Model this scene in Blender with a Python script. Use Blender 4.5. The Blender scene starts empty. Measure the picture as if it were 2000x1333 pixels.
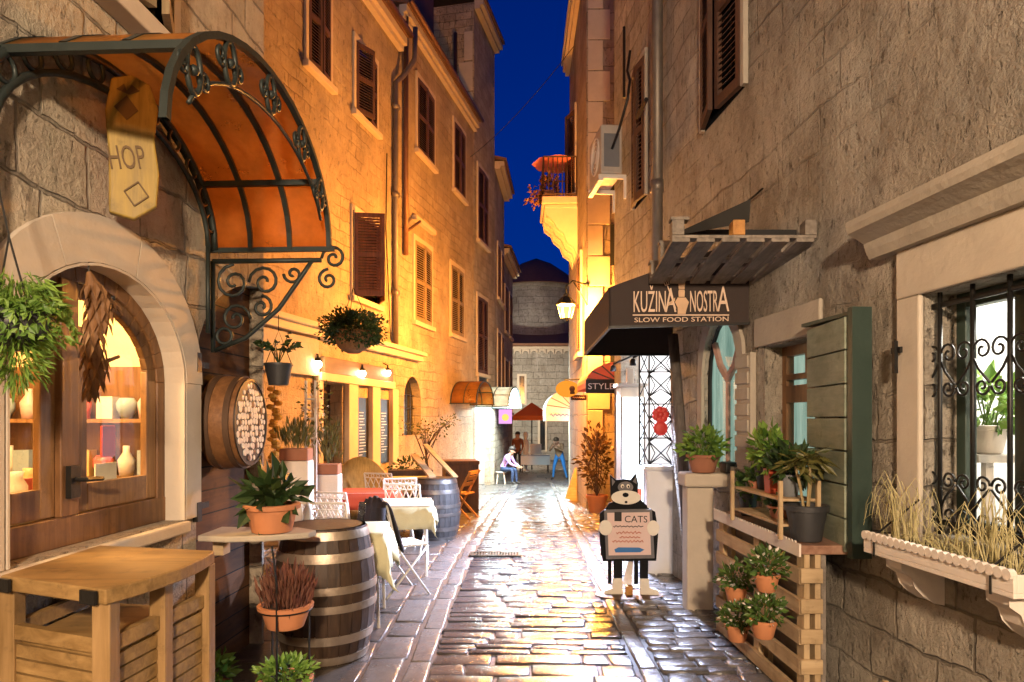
import bpy, bmesh, math, random
from mathutils import Vector, Matrix, geometry
R = math.radians
rnd = random.Random(11)
S = bpy.context.scene
COL = S.collection

# ------------------------------------------------------------------ camera
F, HY, EYE = 1333.33, 820.0, 1.6
cam = bpy.data.cameras.new('camera'); cam.lens = 24; cam.sensor_width = 36; cam.sensor_fit = 'HORIZONTAL'
cam.shift_y = (HY - 666.5) / 2000; cam.clip_start = .05; cam.clip_end = 2000
co = bpy.data.objects.new('camera', cam); COL.objects.link(co)
co.location = (0, 0, EYE); co.rotation_euler = (R(90), 0, 0); S.camera = co

# ------------------------------------------------------------------ dusk sky
SKY_STRENGTH = .105
LANT_P, LANT_P2 = 2700, 2000
w = bpy.data.worlds.new("World"); S.world = w; w.use_nodes = True
nt = w.node_tree; bgn = nt.nodes['Background']
sky = nt.nodes.new('ShaderNodeTexSky'); sky.sky_type = 'NISHITA'; sky.sun_disc = False
sky.sun_elevation = R(1.5); sky.sun_rotation = R(200); sky.ozone_density = 10; sky.air_density = 1.0; sky.dust_density = .2
tint = nt.nodes.new('ShaderNodeMix'); tint.data_type = 'RGBA'; tint.blend_type = 'MULTIPLY'; tint.inputs[0].default_value = 1
tint.inputs[7].default_value = (.02, 1.0, 1.0, 1)
nt.links.new(sky.outputs[0], tint.inputs[6]); nt.links.new(tint.outputs[2], bgn.inputs[0]); bgn.inputs[1].default_value = SKY_STRENGTH
S.view_settings.view_transform = 'Standard'; S.view_settings.look = 'None'; S.view_settings.gamma = 1
S.view_settings.exposure = 1.0
S.cycles.use_denoising = True
S.cycles.max_bounces = 6; S.cycles.diffuse_bounces = 3; S.cycles.glossy_bounces = 3; S.cycles.transmission_bounces = 4; S.cycles.transparent_max_bounces = 12
S.cycles.sample_clamp_indirect = 4; S.cycles.caustics_reflective = False; S.cycles.caustics_refractive = False

# ------------------------------------------------------------------ helpers
def P(px, py, d): return Vector(((px - 1000) / F * d, d, EYE - (py - HY) * d / F))
def g(y): return 0.0 if y < 9 else (-.04 * (y - 9) if y < 26 else -.68)
def lerp(a, b, t): return a + (b - a) * t
def interp(tab, y):
    if y <= tab[0][0]: return tab[0][1]
    for (a, va), (b, vb) in zip(tab, tab[1:]):
        if y <= b: return va + (vb - va) * (y - a) / (b - a)
    return tab[-1][1]
MATS = {}
XF = {}          # object name -> world matrix of its local space

class MB:
    def __init__(s): s.v = []; s.f = []; s.m = []; s.mi = 0
    def add(s, vs, fs):
        o = len(s.v); s.v += [Vector(v) for v in vs]
        for f in fs: s.f.append(tuple(i + o for i in f)); s.m.append(s.mi)
    def bx(s, x0, x1, y0, y1, z0, z1, M=None):
        if x0 > x1: x0, x1 = x1, x0
        if y0 > y1: y0, y1 = y1, y0
        vs = [Vector(p) for p in ((x0,y0,z0),(x1,y0,z0),(x1,y1,z0),(x0,y1,z0),(x0,y0,z1),(x1,y0,z1),(x1,y1,z1),(x0,y1,z1))]
        if M is not None: vs = [M @ v for v in vs]
        s.add(vs, [(3,2,1,0),(4,5,6,7),(0,1,5,4),(1,2,6,5),(2,3,7,6),(3,0,4,7)])
    def bar(s, p0, p1, w, h, up=(0,0,1)):
        p0, p1 = Vector(p0), Vector(p1); d = (p1 - p0); L = d.length; d = d / L; up = Vector(up)
        if abs(d.dot(up)) > .98: up = Vector((1, 0, 0)) if abs(d.x) < .9 else Vector((0, 1, 0))
        x = d.cross(up).normalized(); z = x.cross(d).normalized()
        M = Matrix((( x.x, d.x, z.x, p0.x), (x.y, d.y, z.y, p0.y), (x.z, d.z, z.z, p0.z), (0,0,0,1)))
        s.bx(-w/2, w/2, 0, L, -h/2, h/2, M)
    def tube(s, pts, r, n=6, closed=False, r1=None):
        pts = [Vector(p) for p in pts]; k = len(pts); rings = []
        t0 = (pts[1] - pts[0]).normalized()
        up = Vector((0,0,1)) if abs(t0.z) < .9 else Vector((1,0,0))
        nrm = t0.cross(up).normalized(); vs = []
        for i, p in enumerate(pts):
            a = pts[i-1] if (i or closed) else pts[0]; b = pts[(i+1) % k] if (i < k-1 or closed) else pts[-1]
            t = (b - a); t = t.normalized() if t.length > 1e-9 else t0
            nrm = (nrm - t * nrm.dot(t)); nrm = nrm.normalized() if nrm.length > 1e-6 else t.orthogonal().normalized()
            bi = t.cross(nrm); rr = r if r1 is None else lerp(r, r1, i / (k - 1))
            vs += [p + (nrm * math.cos(2*math.pi*j/n) + bi * math.sin(2*math.pi*j/n)) * rr for j in range(n)]
        fs = []
        for i in range(k if closed else k - 1):
            a = i * n; b = ((i + 1) % k) * n
            for j in range(n): fs.append((a+j, a+(j+1)%n, b+(j+1)%n, b+j))
        if not closed: fs += [tuple(range(n-1,-1,-1)), tuple(range((k-1)*n, k*n))]
        s.add(vs, fs)
    def cyl(s, p0, p1, r0, r1=None, n=12): s.tube([p0, p1], r0, n, r1=r0 if r1 is None else r1)
    def lathe(s, prof, c=(0,0,0), n=20, M=None):
        c = Vector(c); vs = []; fs = []
        for r_, z in prof:
            vs += [Vector((r_*math.cos(2*math.pi*j/n), r_*math.sin(2*math.pi*j/n), z)) for j in range(n)]
        if M is not None: vs = [M @ v for v in vs]
        vs = [c + v for v in vs]
        for i in range(len(prof) - 1):
            for j in range(n): fs.append((i*n+j, i*n+(j+1)%n, (i+1)*n+(j+1)%n, (i+1)*n+j))
        if prof[0][0] > 1e-4: fs.append(tuple(range(n-1,-1,-1)))
        if prof[-1][0] > 1e-4: fs.append(tuple(range((len(prof)-1)*n, len(prof)*n)))
        s.add(vs, fs)
    def ball(s, c, r, nu=10, nv=7, M=None):
        if not hasattr(r, '__len__'): r = (r, r, r)
        c = Vector(c); vs = [Vector((0,0,r[2]))]
        for i in range(1, nv):
            a = math.pi*i/nv
            vs += [Vector((r[0]*math.sin(a)*math.cos(2*math.pi*j/nu), r[1]*math.sin(a)*math.sin(2*math.pi*j/nu), r[2]*math.cos(a))) for j in range(nu)]
        vs.append(Vector((0,0,-r[2])))
        if M is not None: vs = [M @ v for v in vs]
        fs = [(0, 1+j, 1+(j+1)%nu) for j in range(nu)]
        for i in range(nv-2):
            a = 1+i*nu; b = a+nu
            fs += [(a+j, b+j, b+(j+1)%nu, a+(j+1)%nu) for j in range(nu)]
        a = 1+(nv-2)*nu; fs += [(a+(j+1)%nu, a+j, len(vs)-1) for j in range(nu)]
        s.add([c+v for v in vs], fs)
    def prism(s, poly, o, ax, ay, th):
        """polygon in the plane (o, ax, ay), thickened along ax x ay"""
        o, ax, ay = Vector(o), Vector(ax), Vector(ay); nz = ax.cross(ay).normalized() * th; k = len(poly)
        a = [o + ax*p[0] + ay*p[1] for p in poly]
        s.add(a + [v + nz for v in a], [tuple(range(k-1,-1,-1)), tuple(range(k, 2*k))] + [(i, (i+1)%k, k+(i+1)%k, k+i) for i in range(k)])
    def leaf(s, p, d, L, W_, up=None):
        p = Vector(p); d = Vector(d).normalized(); up = Vector(up) if up else Vector((rnd.gauss(0,1), rnd.gauss(0,1), rnd.gauss(0,1)))
        x = d.cross(up); x = x.normalized() if x.length > 1e-5 else d.orthogonal().normalized(); n = x.cross(d)
        s.add([p, p + d*L*.45 + x*W_ + n*W_*.35, p + d*L, p + d*L*.45 - x*W_ + n*W_*.35], [(0,1,2),(0,2,3)])
    def build(s, name, mat, parent=None, smooth=False, bevel=0, world=False, loc=None, auto=None, solid=0):
        me = bpy.data.meshes.new(name); vs = s.v
        if world and parent is not None:
            Mi = XF[parent.name].inverted(); vs = [Mi @ v for v in vs]
        if loc is not None: vs = [v - Vector(loc) for v in vs]
        me.from_pydata([tuple(v) for v in vs], [], s.f)
        mats = mat if isinstance(mat, (list, tuple)) else [mat]
        for m in mats: me.materials.append(m)
        if len(mats) > 1: me.polygons.foreach_set('material_index', s.m)
        if smooth: me.polygons.foreach_set('use_smooth', [True]*len(me.polygons))
        me.update(); o = bpy.data.objects.new(name, me); COL.objects.link(o)
        if parent is not None: o.parent = parent; XF[o.name] = XF[parent.name]
        else:
            XF[o.name] = Matrix.Translation(loc if loc is not None else (0,0,0))
            if loc is not None: o.location = loc
        if smooth and auto:
            me.set_sharp_from_angle(angle=R(auto))
        if solid:
            m = o.modifiers.new('solidify', 'SOLIDIFY'); m.thickness = solid; m.offset = 0
        if bevel:
            m = o.modifiers.new('bevel', 'BEVEL'); m.width = bevel; m.segments = 2; m.limit_method = 'ANGLE'; m.angle_limit = R(40)
        return o

def thing(name, label, cat, loc=(0,0,0), rotz=0, group=None):
    o = bpy.data.objects.new(name, None); COL.objects.link(o); o.empty_display_size = .2
    o.location = loc; o.rotation_euler = (0, 0, rotz); o['label'] = label; o['category'] = cat
    if group: o['group'] = group
    XF[o.name] = Matrix.Translation(loc) @ Matrix.Rotation(rotz, 4, 'Z'); return o
def tag(o, label, cat, group=None):
    o['label'] = label; o['category'] = cat
    if group: o['group'] = group
    return o
def struct(o, kind='structure'): o['kind'] = kind; return o
def dup(root, loc, rotz, label=None, scale=None):
    r = root.copy(); COL.objects.link(r); r.location = loc; r.rotation_euler = (0, 0, rotz)
    if label: r['label'] = label
    if scale: r.scale = (scale,)*3
    XF[r.name] = Matrix.Translation(loc) @ Matrix.Rotation(rotz, 4, 'Z')
    for ch in list(root.children):
        c = ch.copy(); COL.objects.link(c); c.parent = r
        for gc in ch.children:
            d = gc.copy(); COL.objects.link(d); d.parent = c
    return r

# ------------------------------------------------------------------ materials
def nmat(name):
    m = bpy.data.materials.new(name); m.use_nodes = True; MATS[name] = m
    n = m.node_tree.nodes; return m, m.node_tree, n['Principled BSDF'], n, m.node_tree.links
def nn(nt, t, **kw):
    n = nt.nodes.new(t)
    for k, v in kw.items():
        if k.startswith('i_'):
            k = k[2:]; n.inputs[int(k) if k.isdigit() else k.replace('_', ' ')].default_value = v
        else: setattr(n, k, v)
    return n
def c4(c): return (c[0], c[1], c[2], 1)
def mixc(nt, fac, a, b, mode='MIX'):
    n = nn(nt, 'ShaderNodeMix', data_type='RGBA', blend_type=mode)
    for idx, v in ((0, fac), (6, a), (7, b)):
        if isinstance(v, (int, float)): n.inputs[idx].default_value = v
        elif isinstance(v, tuple): n.inputs[idx].default_value = c4(v)
        else: nt.links.new(v, n.inputs[idx])
    return n.outputs[2]
def ramp(nt, fac, p0, p1, c0=(0,0,0), c1=(1,1,1)):
    n = nn(nt, 'ShaderNodeValToRGB'); e = n.color_ramp.elements
    e[0].position, e[1].position = p0, p1; e[0].color, e[1].color = c4(c0), c4(c1)
    nt.links.new(fac, n.inputs[0]); return n.outputs[0]
def noise(nt, vec, scale, detail=5, rough=.6):
    n = nn(nt, 'ShaderNodeTexNoise', i_Scale=scale, i_Detail=detail, i_Roughness=rough)
    nt.links.new(vec, n.inputs['Vector']); return n
def math_(nt, op, a, b=None):
    n = nn(nt, 'ShaderNodeMath', operation=op)
    for i, v in ((0, a), (1, b)):
        if v is None: continue
        if isinstance(v, (int, float)): n.inputs[i].default_value = v
        else: nt.links.new(v, n.inputs[i])
    return n.outputs[0]
def bump(nt, h, bsdf, strength, dist):
    b = nn(nt, 'ShaderNodeBump', i_Strength=strength, i_Distance=dist); nt.links.new(h, b.inputs['Height']); nt.links.new(b.outputs[0], bsdf.inputs['Normal'])

def stone(name, c1, c2, mortar, bw=.42, bh=.2, patch=0.0, rough=.85, dirt=(.12,.09,.06), dist=.012, stain=.5, pits=.45, mott=.25, mcol=(.15,.12,.09)):
    m, nt, b, n, L = nmat(name)
    tc = nn(nt, 'ShaderNodeTexCoord'); sp = nn(nt, 'ShaderNodeSeparateXYZ'); L.new(tc.outputs['Object'], sp.inputs[0])
    xy = math_(nt, 'ADD', sp.outputs[0], sp.outputs[1]); cb = nn(nt, 'ShaderNodeCombineXYZ'); L.new(xy, cb.inputs[0]); L.new(sp.outputs[2], cb.inputs[1])
    wob = noise(nt, tc.outputs['Object'], 1.7, 4)
    sub = nn(nt, 'ShaderNodeVectorMath', operation='SUBTRACT'); L.new(wob.outputs['Color'], sub.inputs[0]); sub.inputs[1].default_value = (.5,.5,.5)
    sc = nn(nt, 'ShaderNodeVectorMath', operation='SCALE'); L.new(sub.outputs[0], sc.inputs[0]); sc.inputs['Scale'].default_value = .16
    ad = nn(nt, 'ShaderNodeVectorMath', operation='ADD'); L.new(cb.outputs[0], ad.inputs[0]); L.new(sc.outputs[0], ad.inputs[1])
    br = nn(nt, 'ShaderNodeTexBrick', offset=.45, squash=.72, squash_frequency=3, i_Scale=1.0); L.new(ad.outputs[0], br.inputs['Vector'])
    br.inputs['Color1'].default_value = c4(c1); br.inputs['Color2'].default_value = c4(c2); br.inputs['Mortar'].default_value = c4(mortar)
    br.inputs['Mortar Size'].default_value = .011; br.inputs['Mortar Smooth'].default_value = .6; br.inputs['Bias'].default_value = 0
    br.inputs['Brick Width'].default_value = bw; br.inputs['Row Height'].default_value = bh
    big = noise(nt, tc.outputs['Object'], .9, 6, .65); mid = noise(nt, tc.outputs['Object'], 6, 6, .7); fine = noise(nt, tc.outputs['Object'], 38, 5, .7)
    col = br.outputs['Color']; h = math_(nt, 'MULTIPLY', br.outputs['Fac'], -1.0)
    if patch > 0:      # render coat over the blocks, the blocks only showing where it has worn away
        msk = ramp(nt, noise(nt, tc.outputs['Object'], .55, 5, .62).outputs['Fac'], .5 + patch*.12 - .07, .5 + patch*.12 + .07)
        pl = tuple(lerp(a, b_, .5) for a, b_ in zip(c1, c2))
        col = mixc(nt, msk, pl, col); h = math_(nt, 'MULTIPLY', h, msk)
    col = mixc(nt, ramp(nt, big.outputs['Fac'], .42, .75), col, mixc(nt, .55, col, dirt))
    mm = nn(nt, 'ShaderNodeMapping'); mm.inputs['Scale'].default_value = (1.0, 1.0, .55); mm.inputs['Location'].default_value = (3.1, 1.7, .4); L.new(tc.outputs['Object'], mm.inputs[0])
    mo = noise(nt, mm.outputs[0], 1.5, 8, .72); col = mixc(nt, math_(nt, 'MULTIPLY', ramp(nt, mo.outputs['Fac'], .46, .62), mott), col, mcol)
    lo = noise(nt, mm.outputs[0], .7, 7, .68); col = mixc(nt, math_(nt, 'MULTIPLY', ramp(nt, lo.outputs['Fac'], .52, .66), .45), col, tuple(min(.75, x*1.25+.05) for x in c1))
    dr = ramp(nt, mid.outputs['Fac'], .52, .78); col = mixc(nt, math_(nt, 'MULTIPLY', dr, stain), col, dirt)
    col = mixc(nt, .35, col, mixc(nt, fine.outputs['Fac'], (.25,.25,.25), (1,1,1)), 'MULTIPLY')
    L.new(col, b.inputs['Base Color']); b.inputs['Roughness'].default_value = rough
    pit = noise(nt, tc.outputs['Object'], 13, 4, .75); pm = nn(nt, 'ShaderNodeMapping'); pm.inputs['Scale'].default_value = (1.5, 1.5, .6); L.new(tc.outputs['Object'], pm.inputs[0]); L.new(pm.outputs[0], pit.inputs['Vector'])
    pf = ramp(nt, pit.outputs['Fac'], .585, .66)
    hh = math_(nt, 'ADD', h, math_(nt, 'ADD', math_(nt, 'MULTIPLY', mid.outputs['Fac'], 1.7), math_(nt, 'MULTIPLY', fine.outputs['Fac'], .8)))
    hh = math_(nt, 'SUBTRACT', hh, math_(nt, 'MULTIPLY', pf, 1.0))
    L.new(mixc(nt, math_(nt, 'MULTIPLY', pf, pits), col, dirt), b.inputs['Base Color'])
    bump(nt, hh, b, 1.0, dist*1.5); return m

def plain(name, c, rough=.6, metal=0, var=.25, scale=9, bmp=.003, spec=.5, tex='Object'):
    m, nt, b, n, L = nmat(name); tc = nn(nt, 'ShaderNodeTexCoord')
    a = noise(nt, tc.outputs[tex], scale, 6, .65)
    col = mixc(nt, a.outputs['Fac'], tuple(x*(1-var) for x in c), tuple(min(1, x*(1+var)) for x in c))
    L.new(col, b.inputs['Base Color']); b.inputs['Roughness'].default_value = rough; b.inputs['Metallic'].default_value = metal
    b.inputs['Specular IOR Level'].default_value = spec
    rr = nn(nt, 'ShaderNodeMapRange', i_3=max(.05, rough-.12), i_4=min(1, rough+.12)); L.new(a.outputs['Fac'], rr.inputs[0]); L.new(rr.outputs[0], b.inputs['Roughness'])
    if bmp: bump(nt, noise(nt, tc.outputs[tex], scale*4, 4).outputs['Fac'], b, .6, bmp)
    return m

def wood(name, c1, c2, axis='x', rough=.55, scale=3.0, spec=.4, planks=0.0, pax='z'):
    m, nt, b, n, L = nmat(name); tc = nn(nt, 'ShaderNodeTexCoord'); mp = nn(nt, 'ShaderNodeMapping')
    mp.inputs['Scale'].default_value = tuple(scale if a == axis else scale*11 for a in 'xyz'); L.new(tc.outputs['Object'], mp.inputs[0])
    gr = noise(nt, mp.outputs[0], 1, 6, .6); gr.inputs['Distortion'].default_value = .6
    kn = noise(nt, tc.outputs['Object'], 2.2, 3)
    fac = gr.outputs['Fac']
    col = mixc(nt, ramp(nt, fac, .32, .7), c1, c2)
    col = mixc(nt, ramp(nt, kn.outputs['Fac'], .4, .75), col, mixc(nt, .6, col, tuple(x*.45 for x in c1)))
    gm_ = noise(nt, tc.outputs['Object'], 9, 7, .75); col = mixc(nt, math_(nt, 'MULTIPLY', ramp(nt, gm_.outputs['Fac'], .54, .7), .55), col, tuple(x*.35 for x in c1))
    h = fac
    if planks:
        sp = nn(nt, 'ShaderNodeSeparateXYZ'); L.new(tc.outputs['Object'], sp.inputs[0]); ax = sp.outputs['xyz'.index(pax)]
        q = math_(nt, 'DIVIDE', ax, planks); fr = math_(nt, 'FRACT', q); gap = math_(nt, 'LESS_THAN', fr, .06)
        wn = nn(nt, 'ShaderNodeTexWhiteNoise', noise_dimensions='1D'); L.new(math_(nt, 'FLOOR', q), wn.inputs['W'])
        col = mixc(nt, .45, col, mixc(nt, wn.outputs['Value'], (.35,.35,.35), (1,1,1)), 'MULTIPLY')
        col = mixc(nt, gap, col, (.01,.008,.005)); h = math_(nt, 'SUBTRACT', fac, math_(nt, 'MULTIPLY', gap, 3))
    L.new(col, b.inputs['Base Color']); b.inputs['Specular IOR Level'].default_value = spec
    rr = nn(nt, 'ShaderNodeMapRange', i_3=rough-.12, i_4=rough+.15); L.new(fac, rr.inputs[0]); L.new(rr.outputs[0], b.inputs['Roughness'])
    bump(nt, h, b, .5, .003); return m

def leafm(name, c1, c2, rough=.5):
    m, nt, b, n, L = nmat(name); ge = nn(nt, 'ShaderNodeNewGeometry')
    L.new(mixc(nt, ge.outputs['Random Per Island'], c1, c2), b.inputs['Base Color']); b.inputs['Roughness'].default_value = rough
    tr = nn(nt, 'ShaderNodeBsdfTranslucent'); L.new(mixc(nt, ge.outputs['Random Per Island'], c1, c2), tr.inputs[0])
    mx = nn(nt, 'ShaderNodeMixShader', i_0=.3); L.new(b.outputs[0], mx.inputs[1]); L.new(tr.outputs[0], mx.inputs[2])
    L.new(mx.outputs[0], n['Material Output'].inputs[0]); return m
def emis(name, c, s, see=False):
    m, nt, b, n, L = nmat(name); e = nn(nt, 'ShaderNodeEmission', i_0=c4(c), i_1=s)
    if see:      # a lamp glass: gives its own glow and lets the bulb shine through
        t = nn(nt, 'ShaderNodeBsdfTransparent'); a = nn(nt, 'ShaderNodeAddShader'); L.new(e.outputs[0], a.inputs[0]); L.new(t.outputs[0], a.inputs[1]); L.new(a.outputs[0], n['Material Output'].inputs[0])
    else: L.new(e.outputs[0], n['Material Output'].inputs[0])
    return m
def glassm(name, tintc=(1,1,1), refl=1.45, rough=.02):
    m, nt, b, n, L = nmat(name); t = nn(nt, 'ShaderNodeBsdfTransparent', i_0=c4(tintc)); gl = nn(nt, 'ShaderNodeBsdfGlossy', i_Roughness=rough)
    fr = nn(nt, 'ShaderNodeLayerWeight', i_Blend=.5); mx = nn(nt, 'ShaderNodeMixShader')
    L.new(math_(nt, 'ADD', math_(nt, 'MULTIPLY', math_(nt, 'POWER', fr.outputs['Facing'], 5.0), .7), .04), mx.inputs[0]); L.new(t.outputs[0], mx.inputs[1]); L.new(gl.outputs[0], mx.inputs[2])
    L.new(mx.outputs[0], n['Material Output'].inputs[0]); return m
def sheetm(name, c, rough=.35, trans=.55, clear=0.0, cc=(1,1,1)):
    m, nt, b, n, L = nmat(name); tc = nn(nt, 'ShaderNodeTexCoord'); a = noise(nt, tc.outputs['Object'], 3.5, 6, .7)
    col = mixc(nt, ramp(nt, a.outputs['Fac'], .35, .7), tuple(x*.55 for x in c), c)
    L.new(col, b.inputs['Base Color']); b.inputs['Roughness'].default_value = rough
    tr = nn(nt, 'ShaderNodeBsdfTranslucent'); L.new(col, tr.inputs[0]); mx = nn(nt, 'ShaderNodeMixShader', i_0=trans)
    L.new(b.outputs[0], mx.inputs[1]); L.new(tr.outputs[0], mx.inputs[2])
    if clear:
        tp = nn(nt, 'ShaderNodeBsdfTransparent', i_0=c4(cc)); m2 = nn(nt, 'ShaderNodeMixShader', i_0=clear); L.new(mx.outputs[0], m2.inputs[1]); L.new(tp.outputs[0], m2.inputs[2]); mx = m2
    L.new(mx.outputs[0], n['Material Output'].inputs[0]); return m
def paving(name, c1, c2, c3, r0, r1):
    m, nt, b, n, L = nmat(name); ge = nn(nt, 'ShaderNodeNewGeometry'); tc = nn(nt, 'ShaderNodeTexCoord')
    a = noise(nt, tc.outputs['Object'], 7, 6, .7); f = noise(nt, tc.outputs['Object'], 42, 5, .7); big = noise(nt, tc.outputs['Object'], .8, 4, .6)
    col = mixc(nt, ge.outputs['Random Per Island'], c1, c2); col = mixc(nt, ramp(nt, a.outputs['Fac'], .45, .72), col, c3)
    col = mixc(nt, .5, col, mixc(nt, f.outputs['Fac'], (.3,.3,.3), (1,1,1)), 'MULTIPLY')
    L.new(col, b.inputs['Base Color']); b.inputs['Specular IOR Level'].default_value = .55
    mr = nn(nt, 'ShaderNodeMapRange', i_1=.35, i_2=.68, i_3=r0, i_4=r1); L.new(math_(nt, 'ADD', math_(nt, 'MULTIPLY', a.outputs['Fac'], .5), math_(nt, 'MULTIPLY', big.outputs['Fac'], .5)), mr.inputs[0]); L.new(mr.outputs[0], b.inputs['Roughness'])
    bump(nt, math_(nt, 'ADD', math_(nt, 'MULTIPLY', a.outputs['Fac'], 1.0), math_(nt, 'MULTIPLY', f.outputs['Fac'], .35)), b, .8, .008); return m
def text_mesh(mb, txt, size, o, ax, ay, th=.004, squeeze=1.0):
    cu = bpy.data.curves.new('t', 'FONT'); cu.body = txt; cu.size = size; cu.align_x = 'LEFT'; cu.resolution_u = 3
    ob = bpy.data.objects.new('t', cu); COL.objects.link(ob); bpy.context.view_layer.update()
    me = bpy.data.meshes.new_from_object(ob.evaluated_get(bpy.context.evaluated_depsgraph_get()))
    o, ax, ay = Vector(o), Vector(ax).normalized(), Vector(ay).normalized(); nz = ax.cross(ay)*th
    base = [o + ax*v.co.x*squeeze + ay*v.co.y for v in me.vertices]; k = len(base)
    fs = [tuple(p.vertices) for p in me.polygons]
    cnt = {}
    for f in fs:
        for a, b in zip(f, f[1:] + f[:1]): cnt[(a, b)] = 1
    side = [(a, b, b + k, a + k) for (a, b) in cnt if (b, a) not in cnt]
    mb.add(base + [v + nz for v in base], [tuple(i + k for i in f) for f in fs] + side)
    wd = max((v.co.x for v in me.vertices), default=0)*squeeze
    bpy.data.objects.remove(ob); bpy.data.curves.remove(cu); bpy.data.meshes.remove(me); return wd
def lamp(name, loc, power, color, r=.05, parent=None):
    l = bpy.data.lights.new(name, 'POINT'); l.energy = power; l.color = color; l.shadow_soft_size = r
    o = bpy.data.objects.new(name, l); COL.objects.link(o); o.location = loc
    if parent is not None: o.parent = parent; o.location = XF[parent.name].inverted() @ Vector(loc)
    return o
def spiral(c, r, turns, a0, ax, ay, n=18, inner=.25, sgn=1):
    c, ax, ay = Vector(c), Vector(ax), Vector(ay); out = []
    for i in range(n + 1):
        t = i / n; a = a0 + sgn*turns*2*math.pi*t; rr = r*(1 - (1 - inner)*t); out.append(c + ax*rr*math.cos(a) + ay*rr*math.sin(a))
    return out
def ring(c, r, ax, ay, n=14, ry=None):
    c, ax, ay = Vector(c), Vector(ax), Vector(ay); ry = ry or r
    return [c + ax*r*math.cos(2*math.pi*i/n) + ay*ry*math.sin(2*math.pi*i/n) for i in range(n)]

def spot(name, loc, tgt, power, color, ang, parent, r=.06):
    l = bpy.data.lights.new(name, 'SPOT'); l.energy = power; l.color = color; l.spot_size = R(ang); l.spot_blend = .7; l.shadow_soft_size = r
    o = bpy.data.objects.new(name, l); COL.objects.link(o); o.parent = parent; Mi = XF[parent.name].inverted()
    q = (Vector(tgt) - Vector(loc)).to_track_quat('-Z', 'Y').to_matrix().to_4x4(); o.matrix_local = Mi @ Matrix.Translation(loc) @ q; return o

class Wall:
    """a facade line x = a + b*y ; local x runs along it away from the camera, street side = side * local y"""
    def __init__(s, a, b, d0, side): s.a, s.b, s.d0, s.side, s.k = a, b, d0, side, math.sqrt(1 + b*b); s.ang = math.atan2(1, b); s.loc = (a + b*d0, d0, 0)
    def d(s, px): return s.a / ((px - 1000)/F - s.b)
    def u(s, px): return (s.d(px) - s.d0)*s.k
    def ud(s, d): return (d - s.d0)*s.k
    def z(s, px, py): return EYE - (py - HY)*s.d(px)/F
    def bx(s, mb, u0, u1, o0, o1, z0, z1): mb.bx(u0, u1, s.side*o0, s.side*o1, z0, z1)
    def pt(s, u, out, z): return Vector((u, s.side*out, z))
    def world(s, u, out, z): return (Matrix.Translation(s.loc) @ Matrix.Rotation(s.ang, 4, 'Z')) @ s.pt(u, out, z)
def inside(p, poly):
    c = False; x, y = p
    for (x0, y0), (x1, y1) in zip(poly, poly[1:] + poly[:1]):
        if (y0 > y) != (y1 > y) and x < (x1 - x0)*(y - y0)/(y1 - y0) + x0: c = not c
    return c
def wall_mesh(mb, W, outer, holes, depth=.2):
    vs = []; es = []
    for poly in [outer] + holes:
        o = len(vs); k = len(poly); vs += [Vector(p) for p in poly]; es += [(o+i, o+(i+1) % k) for i in range(k)]
    r = geometry.delaunay_2d_cdt(vs, es, [], 0, 1e-5); V, Fc = r[0], r[2]; keep = []
    for f in Fc:
        c = sum((V[i] for i in f), Vector((0,0)))/len(f)
        if inside((c.x, c.y), outer) and not any(inside((c.x, c.y), h) for h in holes): keep.append(tuple(f))
    mb.add([W.pt(v.x, 0, v.y) for v in V], keep)
    for h in holes:
        k = len(h); mb.add([W.pt(p[0], 0, p[1]) for p in h] + [W.pt(p[0], -depth, p[1]) for p in h], [(i, (i+1) % k, k+(i+1) % k, k+i) for i in range(k)])
def rect(u0, u1, z0, z1): return [(u0, z0), (u1, z0), (u1, z1), (u0, z1)]
def arch(uc, half, z0, zs, rise, n=14): return [(uc-half, z0), (uc+half, z0)] + [(uc+half*math.cos(math.pi*i/n), zs+rise*math.sin(math.pi*i/n)) for i in range(n+1)]
# ------------------------------------------------------------------ material set
ST_SHOP = stone('stone_shop', (.66,.56,.42), (.50,.41,.30), (.32,.27,.21), .55, .28, 0, dist=.018, mott=.22)
ST_L2 = stone('stone_block_warm', (.60,.46,.28), (.48,.34,.20), (.34,.24,.14), .42, .21, 0.12, dist=.014, stain=.5)
ST_L3 = stone('stone_block_grey', (.60,.49,.35), (.46,.37,.26), (.32,.26,.18), .48, .22, 0, dist=.016)
ST_R1 = stone('stone_render_brown', (.70,.62,.50), (.50,.43,.34), (.34,.29,.22), .5, .25, 0.15, dist=.03, dirt=(.085,.062,.04), stain=.7, pits=.75, mott=.58, mcol=(.17,.135,.10))
ST_R2 = stone('stone_quoin', (.52,.42,.29), (.40,.31,.21), (.24,.18,.12), .55, .34, 0, dist=.014)
ST_CH = stone('stone_church', (.42,.40,.36), (.34,.32,.28), (.2,.18,.16), .9, .38, 0, dist=.02)
TRIM = plain('trim_stone', (.52,.45,.36), .8, var=.18, scale=5, bmp=.006)
TRIM_W = plain('trim_stone_warm', (.56,.45,.31), .8, var=.18, scale=5, bmp=.006)
TRIM_G = plain('trim_stone_grey', (.40,.35,.28), .85, var=.3, scale=4, bmp=.012)
WHITE_WALL = plain('white_plaster', (.78,.77,.75), .8, var=.06)
WARM_WALL = plain('warm_plaster', (.78,.62,.38), .8, var=.1)
TILE = plain('roof_tile', (.20,.10,.06), .85, var=.4, scale=6, bmp=.03)
DARKWOOD = wood('wood_dark', (.05,.025,.012), (.12,.06,.03), 'z')
SHUT_D = wood('shutter_dark', (.07,.033,.02), (.13,.062,.036), 'z', rough=.6)
SHUT_L = wood('shutter_pale', (.22,.15,.075), (.33,.24,.13), 'z', rough=.6)
SHUT_G = wood('shutter_greygreen', (.19,.23,.17), (.31,.34,.26), 'x', rough=.65)
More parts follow.
